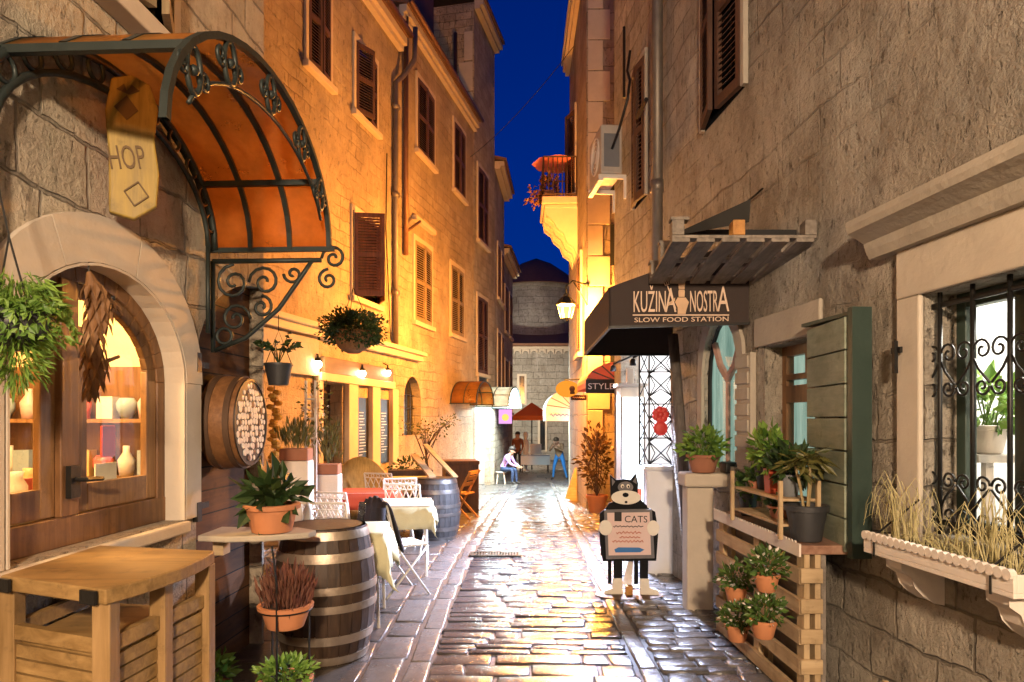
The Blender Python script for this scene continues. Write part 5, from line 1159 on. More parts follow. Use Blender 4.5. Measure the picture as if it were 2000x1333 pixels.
for y in (L0+.002, 4.35, L1-.1):
    for x in (1.572, 1.632): mb = MB(); skbox(mb, x, x+.032, y, y+.09, .0, .864); mb.build('post', PALLET_Z, t, bevel=.003)
mb = MB(); skbox(mb, 1.665, 1.69, L0, L1-.02, 0, .86); mb.build('back_panel', PALLET_G, t)
PG = 'small terracotta pots of white flowers on the pallets'
for (px, py, d, lb) in ((1497,1138,3.80,'small terracotta pot of white flowers, upper right of the four on the pallets'),(1437,1160,4.30,'small terracotta pot of white flowers, upper left of the four on the pallets'),(1492,1228,3.72,'small terracotta pot of white flowers, lower right of the four on the pallets'),(1440,1236,4.12,'small terracotta pot of white flowers, lower left of the four on the pallets')):
    p = P(px, py, d); potted(lb, (p.x,p.y,p.z-.05), .072,.10, TERRA, LEAF, (.105,.10,.085), 210, .042, 'bush', group=PG, lm2=PETAL)
mb = MB(); p = P(1675,1320,3.55); mb.bx(-.012,.012,-.012,.012,0,.30); o = mb.build('stake', PALLET_Z, None, bevel=.002); o.location = (1.86,3.4,0); tag(o, 'short wooden stake leaning at the foot of the right wall', 'stake')
# little shelf on the counter with pots
t = thing('plant_shelf', 'small two tier wooden plant shelf on the pallet counter', 'shelf', (1.63,4.28,.916)); M = Matrix.Rotation(R(2.5),4,'Z')
for x in (-.115,.105):
    for y in (-.38,.37): mb = MB(); mb.bx(x-.011,x+.011,y-.013,y+.013,0,.335,M); mb.build('post', PALLET_O if False else PALLET_Z, t, bevel=.002)
for z in (.07,.215): mb = MB(); mb.bx(-.104,.094,-.37,.36,z,z+.016,M); mb.build('board', MATS['pal_y'], t, bevel=.002)
SZ = .916+.232
potted('green plant in a bright red square pot on the plant shelf', (1.615,4.20,SZ), .06,.15, POT_R, LEAF_B, (.06,.06,.14), 110, .075, 'bush', box=(.052,.052))
potted('dark leafy plant in a grey pot on the plant shelf, nearest end', (1.635,4.02,SZ), .065,.13, POT_G, LEAF_D, (.10,.10,.10), 150, .075)
potted('tall green plant in a dark grey pot on the plant shelf, far end', (1.635,4.42,SZ), .06,.15, POT_D, LEAF_B, (.07,.07,.16), 130, .07)
potted('succulent in a brown clay bowl on the lower tier of the plant shelf', (1.63,4.15,.916+.087), .075,.075, TERRA_D, LEAF_D, (.07,.07,.035), 70, .05)
potted('small dark plant in a pot at the far end of the pallet counter', (1.68,4.86,.916), .07,.16, POT_D, LEAF, (.07,.07,.09), 90, .07)
potted('small trailing plant on the upper tier, beside the red pot', (1.60,4.50,SZ), .04,.05, TERRA_D, LEAF, (.05,.05,.05), 60, .05)
t = thing('potted_plant', 'large charcoal pot with small drooping palm, near end of the pallet counter', 'potted plant', (1.665,3.86,.916)); mb = MB(); lathe_pot(mb, .115, .205, rim=True, taper=.7); mb.build('pot', POT_D, t, smooth=True, auto=35); mb = MB(); mb.lathe([(.1,.175),(.003,.18)], (0,0,0), 14); mb.build('soil', SOIL, t)
mb = MB(); tips = []
for k, (a, b) in enumerate(((-.035,.0),(.03,.02),(.0,-.03))): mb.tube([(a*.4,b*.4,.17),(a,b,.30),(a*1.8,b*1.8,.42+.02*k)], .008, 6); tips.append((a*1.8,b*1.8,.42+.02*k))
mb.build('stem', plain('stem_tan', (.3,.22,.1), .7), t); mb = MB()
for tp in tips: 
    for _ in range(26):
        a = rnd.uniform(0,6.28); e = rnd.uniform(-.5,1.0); l = rnd.uniform(.08,.15); v = Vector((math.cos(a)*math.cos(e), math.sin(a)*math.cos(e), math.sin(e))); p = Vector(tp)+v*l*.5; mb.leaf(Vector(tp)+v*.01, v, l*.6, .010); mb.leaf(p, v+Vector((0,0,-.6)), l*.7, .013)
mb.build('foliage', LEAF_O, t)
# gothic sill pedestal and plant, leaning pole
t = thing('stone_ledge', 'carved stone ledge on an upright slab under the gothic window', 'ledge', (1.58,5.7,0))
mb = MB(); mb.bx(-.13,.09,-.05,.12,0,1.04); mb.build('slab', TRIM, t, bevel=.012); mb = MB(); mb.bx(-.16,.30,-.10,.16,1.043,1.158); 
t2 = mb.build('moulding', TRIM, t, bevel=.02)
potted('bright green bush in a terracotta pot on the ledge under the gothic window', (1.585,5.66,1.162), .135,.15, TERRA_D, LEAF_B, (.17,.15,.13), 330, .07, 'bush')
mb = MB(); mb.bx(0,.16,-.08,.08,0,.09); o = mb.build('slate_block', IRON_B, None, bevel=.01); o.location = (1.735,5.62,1.162); tag(o, 'dark block beside the terracotta pot on the gothic ledge', 'block')
mb = MB(); mb.tube([(1.655,6.33,-.01),(1.63,6.40,.8),(1.59,6.5,1.7),(1.555,6.6,2.42)], .055, 12, r1=.05)
for z, a in ((.55,0),(1.15,0),(1.75,0)): pass
o = mb.build('leaning_pole', wood('pole_grey', (.09,.075,.065), (.19,.16,.14), 'z', rough=.7), None, smooth=True, loc=(1.655,6.33,0)); tag(o, 'grey weathered pole leaning against the dark awning', 'pole')
# white low wall and lattice gate, red ornament, display cabinet
mb = MB(); mb.bx(1.38,1.75,6.98,7.12,-.05,1.08); mb.bx(1.36,1.76,6.96,7.14,1.08,1.13); o = mb.build('low_wall', WHITE_WALL, None, bevel=.015, loc=(1.56,7.05,0)); tag(o, 'low white plastered wall below the lattice gate', 'wall')
t = thing('lattice_gate', 'dark iron lattice gate with diamonds and arcs in front of the white lit shop', 'gate', (1.31,7.02,1.14)); mb = MB(); W_, H_ = .34, 1.16
for x in (0,.10,W_): mb.bx(x-.008,x+.008,-.008,.008,0,H_)
for z in (0,.27,.62,.95,H_): mb.bx(0,W_,-.006,.006,z-.006,z+.006)
n = 5
for i in range(n):
    z0, z1 = i*H_/n, (i+1)*H_/n
    mb.tube([(.10,0,z0),(W_,0,z1)], .007, 5); mb.tube([(.10,0,z1),(W_,0,z0)], .007, 5)
    mb.tube([(.10,0,z0),(.16,0,(z0+z1)/2),(.10,0,z1)], .006, 5); mb.tube([(W_,0,z0),(W_-.06,0,(z0+z1)/2),(W_,0,z1)], .006, 5); mb.tube([(.10,0,z0),((.10+W_)/2,0,z0+.08),(W_,0,z0)], .006, 5)
    mb.tube([(0,0,z0),(.1,0,z1)], .006, 5); mb.tube([(0,0,z1),(.1,0,z0)], .006, 5)
mb.build('lattice', IRON_B, t)
t = thing('red_ornament', 'red round flower ornament hung on the lattice gate', 'ornament', (1.52,6.99,1.58)); mb = MB()
for a in range(7): mb.ball((.05*math.cos(a*.9),-.01,.05*math.sin(a*.9)+.07), (.04,.015,.04), 8, 5)
mb.ball((0,-.012,-.07), (.075,.018,.075), 12, 6); mb.ball((0,-.02,.07), (.03,.015,.03)); mb.build('petals', plain('red_paint', (.6,.04,.03), .5), t, smooth=True)
t = thing('display_cabinet', 'tall white lit display cabinet outside the bright shop', 'cabinet', (1.40,8.05,0)); mb = MB(); mb.bx(-.14,.14,-.14,.2,.02,1.98); mb.build('body', WHITE_M, t, bevel=.01)
mb = MB(); mb.bx(-.12,.12,-.146,-.142,.5,1.86); mb.build('lit_front', emis('cabinet_glow', (.82,.92,1), 1.6), t); mb = MB(); mb.bx(-.17,.17,-.17,.22,1.982,2.02); mb.bx(-.05,.03,-.05,.03,2.02,2.2); mb.build('top', WHITE_M, t, bevel=.004); mb = MB(); mb.bx(-.142,-.12,-.15,-.141,.5,1.86); mb.bx(.12,.142,-.15,-.141,.5,1.86); mb.build('trim', HOOP_D, t)
mb = MB(); mb.bx(.01,.10,-.153,-.147,.55,.8); mb.build('red_label', POT_R, t)

# ------------------------------------------------------------------ KUZINA NOSTRA awning and pallet canopy
t = thing('shop_awning', 'dark brown box awning lettered KUŽINA NOSTRA over the lane', 'awning', (1.3,5.2,2.3)); O = Vector((1.3,5.2,2.3)); v = lambda x,y,z: Vector((x,y,z))-O
Y0, Y1, X0 = 5.18, 6.95, .74; xw = lambda y: 2.265-.09*y
mb = MB(); mb.prism([(X0,2.30),(xw(Y0),2.33),(xw(Y0),2.98),(X0,2.60)], v(0,Y0,0), (1,0,0), (0,0,1), -.02); mb.build('sign_panel', AWN_D, t)
mb = MB(); mb.add([v(X0,Y0,2.30),v(X0,Y1,2.26),v(X0,Y1,2.60),v(X0,Y0,2.60)], [(0,1,2,3)]); mb.build('valance', AWN_D, t, solid=.012)
mb = MB(); mb.add([v(X0,Y0,2.60),v(X0,Y1,2.60),v(xw(Y1),Y1,2.98),v(xw(Y0),Y0,2.98)], [(0,1,2,3)]); mb.build('top_sheet', AWN_D, t, solid=.01)
mb = MB(); mb.prism([(X0,2.26),(xw(Y1),2.26),(xw(Y1),2.98),(X0,2.60)], v(0,Y1,0), (1,0,0), (0,0,1), -.02); mb.build('far_panel', AWN_D, t)
mb = MB(); mb.bar(v(X0,Y0,2.30), v(xw(Y0),Y0,2.33), .02, .02); mb.bar(v(X0,Y0,2.30), v(X0,Y1,2.26), .02, .02); mb.bar(v(X0,Y1,2.26), v(xw(Y1),Y1,2.26), .02, .02); mb.build('frame', IRON_B, t)
mb = MB(); yq = Y0-.004; ax, az = (1,0,.012), (-.012,0,1)
def putfit(txt, x0, x1, z, hgt):
    m2 = MB(); wd = text_mesh(m2, txt, hgt/.72, (0,0,0), (1,0,0), (0,0,1), .006); k = (x1-x0)/wd
    mb.add([v(x0+p.x*k, yq+p.y*1.0, z+p.z+.012*(p.x*k)) for p in m2.v], m2.f)
putfit('KUŽIN', .915, 1.165, 2.415, .165); putfit('A', 1.16, 1.245, 2.415, .19); putfit('NOSTR', 1.345, 1.56, 2.418, .165); putfit('A', 1.555, 1.645, 2.42, .20)
mb.bx(v(.915,0,0).x, v(1.645,0,0).x, yq-.004-5.2, yq-5.2, 2.388-2.3, 2.397-2.3)
putfit('SLOW FOOD STATION', .925, 1.64, 2.338, .036); mb.build('lettering', LETTER, t)
mb = MB(); cx = 1.285; o_ = v(cx, yq-.002, 2.40)
mb.prism([(-.03,0),(.03,0),(.036,.03),(.055,.09),(.03,.125),(-.03,.125),(-.05,.09),(-.03,.05)], o_, (1,0,0), (0,0,1), .004)          # chef body
mb.prism([(-.022,.13),(.022,.13),(.024,.17),(.02,.185),(-.02,.185),(-.024,.17)], o_, (1,0,0), (0,0,1), .004)                             # head
mb.prism([(-.022,.19),(.022,.19),(.026,.235),(.03,.255),(.01,.265),(-.012,.265),(-.03,.255),(-.024,.235)], o_, (1,0,0), (0,0,1), .004)   # hat
mb.prism([(-.05,.10),(-.10,.06),(-.105,.075),(-.05,.125)], o_, (1,0,0), (0,0,1), .004); mb.build('chef_figure', plain('chef_paint', (.62,.40,.24), .6), t)
mb = MB(); f0, f1 = o_+Vector((-.045,-.004,.04)), o_+Vector((-.11,-.004,.22)); mb.bar(f0, f1, .008, .004, (0,1,0)); d_ = (f1-f0).normalized(); s_ = Vector((d_.z,0,-d_.x))
for k in (-1,0,1): mb.bar(f1+s_*k*.014, f1+s_*k*.016+d_*.045, .005, .004, (0,1,0))
mb.bar(f1-s_*.017, f1+s_*.017, .006, .004, (0,1,0)); mb.build('fork', LETTER, t)
t = thing('pallet_canopy', 'weathered wooden pallet fixed as a canopy above the brown awning', 'canopy', (1.3,4.6,2.72)); O2 = Vector((1.3,4.6,2.72))
PT = lambda a, b, c: Vector((lerp(.985,1.875,a)+.045*b, lerp(4.20,5.13,b), 2.695-.075*b+c))-O2     # a: out..wall, b: near..far
def pbox(mb, a0, a1, b0, b1, c0, c1): 
    vs = [PT(a0,b0,c0),PT(a1,b0,c0),PT(a1,b1,c0),PT(a0,b1,c0),PT(a0,b0,c1),PT(a1,b0,c1),PT(a1,b1,c1),PT(a0,b1,c1)]; mb.add(vs, [(3,2,1,0),(4,5,6,7),(0,1,5,4),(1,2,6,5),(2,3,7,6),(3,0,4,7)])
for i in range(6): mb = MB(); a = i*.172; pbox(mb, a, a+.125, 0, 1, 0, .022); mb.build('bottom_slat', PALLET_G, t, bevel=.003)
for b in (0, .46, .92): mb = MB(); pbox(mb, -.0, 1, b, b+.08, .0225, .042); mb.build('stringer', PALLET_G, t, bevel=.003)
for i, a in enumerate((0, .42, .92)):
    for b in (0, .46, .9): mb = MB(); pbox(mb, a, a+(.085 if a < .9 else .08), b-.004, b+.1, .0425, .135); mb.build('block', PALLET_O if (b == 0 and i == 1) else PALLET_G, t, bevel=.004)
for b in (.0, .46, .92): mb = MB(); pbox(mb, -.01, .12, b, b+.08, .136, .155); mb.build('top_slat', PALLET_G, t, bevel=.003)
mb = MB(); pbox(mb, .06, 1.0, .3, .34, .14, .17); mb.add([PT(.03,.35,.14),PT(.55,.02,.27),PT(.55,.06,.14)], [(0,1,2)]); mb.build('tar_paper', IRON_B, t, solid=.01)

# ------------------------------------------------------------------ cat board
t = thing('cat_signboard', 'black and white wooden cat figure holding a pink notice board on the lane', 'signboard', (1.045,6.12,.02), R(-3)); pc = lambda px, py: ((px-1232)/218.0*1.0, EYE-.02-(py-820)/218.0)
def cut(name, pts, y, th, mat, bev=.004):
    mb = MB(); mb.prism([pc(*p) for p in pts], (0,y+th,0), (1,0,0), (0,0,1), th); return mb.build(name, mat, t, bevel=bev)
BLK = plain('cat_black', (.007,.007,.008), .75, spec=.2); CRM = plain('cat_cream', (.74,.68,.56), .6, var=.1); GRY = plain('cat_grey', (.15,.14,.14), .7)
circ = lambda cx, cy, rx, ry, n=18: [(cx+rx*math.cos(2*math.pi*i/n), cy-ry*math.sin(2*math.pi*i/n)) for i in range(n)]
cut('head', [(1196,928),(1208,938),(1222,936),(1236,938),(1246,925),(1251,945),(1250,962),(1254,975),(1240,988),(1224,990),(1204,986),(1197,972)], .0, .022, BLK)
for e in ([(1199,934),(1206,941),(1200,950)],[(1246,931),(1248,946),(1240,941)]): cut('ear_lining', e, -.004, .003, GRY, 0)
cut('mask', circ(1226,952,15,11), -.004, .003, GRY, 0); cut('muzzle', circ(1227,972,29,14,22), -.007, .006, CRM); cut('nose', circ(1226,967,6,4.5,12), -.012, .004, BLK, 0)
for x in (1220,1231): cut('eye', circ(x,950,3.4,4.2,10), -.009, .003, CRM, 0); cut('pupil', circ(x+.6,951,1.5,2.2,8), -.011, .002, BLK, 0)
cut('mouth', circ(1227,981,3,2.5,8), -.009, .001, BLK, 0)
cut('shoulders', [(1184,1000),(1194,984),(1210,978),(1256,977),(1268,988),(1272,1004),(1270,1010),(1184,1010)], .006, .02, BLK)
cut('body', [(1176,1004),(1192,990),(1262,988),(1284,1000),(1290,1040),(1286,1096),(1182,1098),(1176,1060)], .007, .016, BLK)
cut('board', [(1184,996),(1277,994),(1282,1090),(1188,1093)], -.016, .02, GRY); cut('notice', [(1190,1002),(1272,1000),(1275,1083),(1193,1085)], -.021, .004, plain('notice_pink', (.70,.52,.46), .6, var=.08), 0)
cut('arm', [(1178,1008),(1186,1002),(1186,1085),(1178,1088)], .01, .02, BLK)
for cx in (1187,1279): cut('paw', circ(cx,1031,13 if cx < 1200 else 12,15), -.026, .012, CRM)
for x0, x1 in ((1192,1199),(1203,1220),(1243,1251),(1254,1270)): cut('leg', [(x0,1093),(x1,1093),(x1,1142),(x0,1142)], .004 if x1-x0 < 10 else -.004, .02, BLK)
cut('foot', [(1184,1164),(1186,1154),(1200,1150),(1202,1130),(1220,1130),(1221,1164)], -.012, .028, CRM); cut('foot', [(1254,1164),(1254,1130),(1271,1130),(1273,1148),(1288,1152),(1292,1164)], -.012, .028, CRM)
mb = MB(); q = pc(1222,1020); text_mesh(mb, 'CATS', .085, (q[0]+.005,-.0215,q[1]), (1,0,0), (0,0,1), .003); mb.prism([pc(*p) for p in ((1204,1000),(1218,1000),(1218,1018),(1204,1018))][::-1], (0,-.0215,0), (1,0,0), (0,0,1), .003)
def scribble(mb, x0, x1, y, amp, seed):
    r_ = random.Random(seed); k = int((x1-x0)/2.2); pts = []
    for i in range(k): q = pc(x0+(x1-x0)*i/k, y+amp*math.sin(i*1.9)*r_.uniform(.3,1)); pts.append((q[0],-.0235,q[1]))
    mb.tube(pts, .0035, 4)
scribble(mb, 1202, 1262, 1028, 2.2, 1); mb.build('lettering', IRON_B, t)
mb = MB(); scribble(mb, 1208,1258,1040,3.2,2); scribble(mb, 1200,1262,1057,3.2,3); scribble(mb, 1214,1256,1049,2.5,5); mb.build('red_script', plain('script_red', (.5,.10,.04), .6), t)
cut('blue_stroke', [(1204,1073),(1212,1069),(1252,1069),(1262,1073),(1254,1078),(1206,1079)], -.024, .003, plain('stroke_blue', (.03,.16,.42), .6), 0)
mb = MB(); mb.prism([pc(*p) for p in ((1222,1146),(1236,1092),(1244,1092),(1240,1155))][::-1], (0,.10,0), (1,0,0), (0,0,1), .01); mb.build('back_strut', WHITE_P, t)
mb = MB(); mb.lathe([(.001,0),(.30,0),(.30,.012),(.001,.02)], (0,0,0), 24, Matrix.Scale(.55,4,(0,1,0))); o = mb.build('base_plate', IRON_BR, t)
mb = MB(); mb.bx(-.03,.03,-.06,.0,.02,.10); mb.build('orange_weight', PALLET_O, t)

# ------------------------------------------------------------------ right: mid distance
t = thing('air_conditioner', 'grey outdoor air conditioner unit on the facade of the nearest right house', 'air conditioner', WR.world(WR.ud(9.02),.03,4.72), WR.ang); W = WR
mb = MB(); W.bx(mb, -.36,.36,.06,.34,.0,.62); mb.build('case', plain('ac_grey', (.42,.38,.32), .5), t, bevel=.02); mb = MB(); W.bx(mb, -.372,-.362,.1,.3,.08,.5)
for i in range(3): W.bx(mb, -.378,-.37,.14,.24,.3+i*.08,.33+i*.08)
mb.build('service_cover', POT_G, t, bevel=.004); mb = MB(); mb.tube(ring(W.pt(-.05,.345,.31), .23, (1,0,0), (0,0,1), 24), .012, 5, True)
for r_ in (.08,.14,.19): mb.tube(ring(W.pt(-.05,.345,.31), r_, (1,0,0), (0,0,1), 20), .006, 4, True)
mb.build('fan_grille', WHITE_M, t); mb = MB()
for u in (-.3,.3): W.bx(mb, u-.02,u+.02,0,.36,-.05,-.0); W.bx(mb, u-.02,u+.02,0,.03,-.3,-.05)
W.bx(mb,-.34,.34,.3,.36,-.09,-.05); mb.build('bracket', WHITE_M, t)
mb = MB(); mb.tube([W.pt(-.37,.2,.3),W.pt(-.5,.14,.5),W.pt(-.75,.1,.75),W.pt(-.72,.06,1.0),W.pt(-.55,.05,1.2),W.pt(-.62,.03,1.42)], .018, 6); mb.build('cable', IRON_B, t, smooth=True)
# balcony
t = thing('balcony', 'stone corbelled balcony with iron rail and plants under a small parasol', 'balcony', W2.loc, W2.ang); W = W2; q0, q1 = W.ud(15.3), W.ud(16.9)
mb = MB(); W.bx(mb, q0,q1,.005,.80,6.45,6.62); W.bx(mb, q0+.05,q1-.05,.005,.74,6.36,6.449); mb.build('slab', TRIM_W, t, bevel=.02)
for u in (q0+.2,(q0+q1)/2,q1-.2):
    mb = MB(); prof = [(.005,6.355),(.70,6.355),(.68,6.22),(.52,6.1),(.46,5.95),(.30,5.82),(.22,5.62),(.06,5.5),(.005,5.35)]; k = len(prof)
    mb.add([W.pt(u-.13,o,z) for o,z in prof]+[W.pt(u+.13,o,z) for o,z in prof], [tuple(range(k)), tuple(range(2*k-1,k-1,-1))]+[(i,(i+1)%k,k+(i+1)%k,k+i) for i in range(k)]); mb.build('corbel', TRIM_W, t, bevel=.02)
mb = MB()
for a, b in (((q0,.76),(q1,.76)),((q0,.03),(q0,.76)),((q1,.03),(q1,.76))):
    for z in (6.66,7.5): mb.tube([W.pt(*a,z),W.pt(*b,z)], .02, 5)
    n = 14 if a[1] == b[1] else 7
    for i in range(n+1): p = (lerp(a[0],b[0],i/n), lerp(a[1],b[1],i/n)); mb.tube([W.pt(*p,6.62),W.pt(*p,7.5)], .012, 4)
mb.build('railing', IRON_BR, t)
t = thing('potted_plant', 'bushy plants trailing along the balcony railing', 'plant', W.world((q0+q1)/2,.62,6.62)); mb = MB(); mb.bx(-.14,.1,-.6,.6,0,.2); mb.build('trough', TERRA_D, t); mb = MB(); leaves(mb,(0,0,.4),(.22,.7,.3),260,.12,'bush'); leaves(mb,(-.3,-.2,.2),(.2,.4,.25),80,.13,'droop'); mb.build('foliage', LEAF_A, t)
mb = MB(); p = W.world((q0+q1)/2,.4,6.62); mb.tube([(0,0,0),(0,0,1.15)], .02, 6); mb.lathe([(.62,1.0),(.3,1.12),(.02,1.2)], (0,0,0), 8); o = mb.build('parasol', AWN_P, None, loc=(0,0,0)); o.location = p; tag(o, 'small faded pink parasol on the balcony', 'parasol')
# oval sign, small plaque, STYLE sign, pink awning
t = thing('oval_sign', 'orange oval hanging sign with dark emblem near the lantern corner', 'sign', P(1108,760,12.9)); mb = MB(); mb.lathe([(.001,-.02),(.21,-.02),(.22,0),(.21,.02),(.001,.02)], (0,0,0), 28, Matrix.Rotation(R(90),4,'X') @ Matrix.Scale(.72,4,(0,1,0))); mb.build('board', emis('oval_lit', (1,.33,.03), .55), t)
mb = MB(); mb.ball((.09,-.022,.0), (.055,.006,.06), 10, 6); mb.bx(.05,.14,-.026,-.021,-.10,-.05); mb.build('emblem', DARKWOOD, t); mb = MB(); mb.tube([(-.05,0,.17),(.36,.2,.20)], .012, 5); mb.tube([(.2,0,.08),(.36,.2,.1)], .012, 5); mb.build('arm', IRON_B, t)
t = thing('plaque', 'small dark hanging plaque below the orange oval sign', 'sign', P(1130,777,12.9)); mb = MB(); mb.bx(-.15,.15,-.012,.012,-.05,.05); mb.build('board', DARKWOOD, t, bevel=.01); mb = MB()
mb.tube([(-.11+.0138*i,-.014,.012*math.sin(i*2.3)) for i in range(17)], .006, 4)
mb.build('lettering', LETTER, t); mb = MB(); mb.tube([(-.1,0,.05),(-.1,0,.12)], .006, 4); mb.tube([(.1,0,.05),(.1,0,.12)], .006, 4); mb.build('chains', IRON_B, t)
t = thing('style_sign', 'black rectangular sign lettered STYLE below the pink awning', 'sign', P(1173,755,9.7)); mb = MB(); mb.bx(-.21,.21,-.02,.02,-.10,.10); mb.build('board', IRON_B, t, bevel=.004)
mb = MB(); wd = text_mesh(mb, 'STYLE', .12, (-.185,-.021,-.04), (1,0,0), (0,0,1), .004, 1.0); k = .37/wd; mb.v = [Vector((-.185+(p.x+.185)*k,p.y,p.z)) for p in mb.v]; mb.build('lettering', LETTER_W, t); mb = MB(); mb.tube([(.2,0,.06),(.30,-.1,.08)], .012, 5); mb.build('arm', IRON_B, t)
def shed(label, pts, mat, name='shop_awning', scal=0, lab2=None):
    """curved awning: pts = (x_front, x_wall, y0, y1, z_front, z_top, valance)"""
    xf, xw_, y0, y1, zf, zt, va = pts; t = thing(name, label, 'awning', ((xf+xw_)/2,y0,zf)); O = Vector(((xf+xw_)/2,y0,zf)); n = 8; mb = MB(); vs = []
    for i in range(n+1): a = math.pi/2*i/n; x, z = xw_+(xf-xw_)*math.sin(a), zf+(zt-zf)*math.cos(a); vs += [Vector((x,y0,z))-O, Vector((x,y1,z))-O]
    mb.add(vs, [(2*i,2*i+1,2*i+3,2*i+2) for i in range(n)])
    for yk in (y0, y1):
        side = [Vector((xw_+(xf-xw_)*math.sin(math.pi/2*i/n), yk, zf+(zt-zf)*math.cos(math.pi/2*i/n)))-O for i in range(n+1)] + [Vector((xw_,yk,zf))-O]; mb.add(side, [tuple(range(n+2))])
    mb.build('hood', mat, t, solid=.01); mb = MB()
    for yk in (y0, y1): mb.add([Vector((xf,yk,zf))-O,Vector((xw_,yk,zf))-O,Vector((xw_,yk,zf-va))-O,Vector((xf,yk,zf-va))-O],[(0,1,2,3)])
    m = 12
    for i in range(m):
        a, b = lerp(y0,y1,i/m), lerp(y0,y1,(i+1)/m); mb.add([Vector((xf,a,zf))-O,Vector((xf,b,zf))-O,Vector((xf,b,zf-va*.8))-O,Vector((xf,(a+b)/2,zf-va))-O,Vector((xf,a,zf-va*.8))-O],[(0,1,2,3,4)])
    mb.build('valance', mat, t, solid=.006); mb = MB()
    for i in range(1,n,2): a = math.pi/2*i/n; mb.tube([Vector((xw_+(xf-xw_)*math.sin(a),y0-.008,zf+(zt-zf)*math.cos(a)))-O, Vector((xw_,y0-.008,zf))-O], .010, 4)
    mb.build('ribs', HOOP_D, t); return t
shed('pink curved awning above the STYLE sign', (1.11,1.62,10.2,11.6,2.15,2.46,.08), AWN_P)
wa = shed('white curved awning with blue script on the far right shop', (.97,1.79,19.6,21.2,1.90,2.50,.34), AWN_W)
mb = MB(); r_ = random.Random(5); mb.tube([(-.28+.03*i,-.02,-.17+.045*math.sin(i*1.7)*r_.uniform(.4,1)) for i in range(19)], .012, 4); mb.build('script', plain('script_blue', (.10,.2,.5), .6), wa)
# brown dried climber at the corner
t = thing('climbing_plant', 'reddish brown shrub in a pot at the foot of the lantern corner', 'plant', (1.58,12.7,g(12.7))); mb = MB(); lathe_pot(mb,.2,.35); mb.build('pot', TERRA, t, smooth=True, auto=35)
mb = MB(); leaves(mb,(-.02,0,1.0),(.3,.25,.62),420,.1,'bush'); mb.build('foliage', leafm('leaf_brown', (.05,.03,.01), (.16,.075,.025)), t); mb = MB()
for _ in range(9): mb.tube([(0,0,.3),(rnd.uniform(-.2,.2),rnd.uniform(-.1,.1),.9),(rnd.uniform(-.35,.25),rnd.uniform(-.2,.2),1.5)], .01, 5)
mb.build('stems', DARKWOOD, t)
mb = MB(); mb.bx(-.2,.2,-.02,.02,0,.75,Matrix.Rotation(R(18),4,'Y')); o = mb.build('leaning_board', PALLET, None, bevel=.006); o.location = (1.40,15.6,g(15.6)); tag(o, 'plain wooden board leaning at the right kerb before the white shop', 'board')

# ------------------------------------------------------------------ far end: shop canopies, signs, parasol, stand, people
arch_canopy('arched canopy with amber sheet on the yellow house, before the lit shop', WL, 18.7, .95, .62, .72, 2.02, AMBER, 2, False)
arch_canopy('arched canopy with pearl white sheet over the lit shop', WL, 21.2, .95, .62, 1.0, 1.98, PEARL, 2, False)
lamp('canopy_light', WL.world(WL.ud(21.6), .6, 2.1), 330, (.72,.95,1), .1, l3)
lamp('awning_light', (1.35,20.4,1.75), 330, (.72,.95,1), .1, r3)
t = thing('blade_sign', 'lilac and pink blade sign with yellow disc beyond the lit shop', 'sign', P(987,814,22.9)); mb = MB(); mb.bx(-.22,.22,-.04,.04,-.24,.24); mb.build('box', emis('lilac_lit', (.75,.35,.75), .7), t); mb = MB(); mb.ball((0,-.045,-.03), (.12,.012,.12), 14, 6); mb.build('disc', emis('disc_lit', (1,.55,.12), .8), t)
t = thing('cafe_parasol', 'orange square cafe parasol in front of the church', 'parasol', (.9,31,-.68)); mb = MB(); mb.lathe([(1.25,2.25),(1.22,2.45),(.02,3.05)], (0,0,0), 4, Matrix.Rotation(R(45),4,'Z')); mb.build('canopy', AWN_O, t); mb = MB(); mb.tube([(0,0,0),(0,0,3.05)], .03, 6); mb.build('pole', IRON_B, t)
t = thing('menu_stand', 'white menu stand glowing in the light of the far plaza', 'stand', (.60,30.2,-.68)); mb = MB(); mb.lathe([(.18,0),(.18,.04),(.07,.1),(.09,.5),(.16,1.1),(.12,1.35),(.05,1.45),(.10,1.55),(.09,1.7),(.001,1.76)], (0,0,0), 14); mb.build('figure', WHITE_P, t, smooth=True); mb = MB(); mb.bx(.12,.75,-.1,.1,.75,.82); mb.bx(.2,.7,-.06,.06,.82,1.2); mb.build('tray', WHITE_P, t)
t = thing('market_table', 'low stall table with white cloth on the far plaza', 'table', (1.0,29.5,-.68)); mb = MB(); mb.bx(-.6,.6,-.35,.35,.68,.72)
for sx in (-.55,.55):
    for sy in (-.3,.3): mb.bx(sx-.02,sx+.02,sy-.02,sy+.02,0,.68)
mb.build('frame', DARKWOOD, t); mb = MB(); mb.bx(-.63,.63,-.38,.38,.722,.73); mb.bx(-.63,.63,-.392,-.382,.35,.73); mb.build('cloth', AWN_W, t)

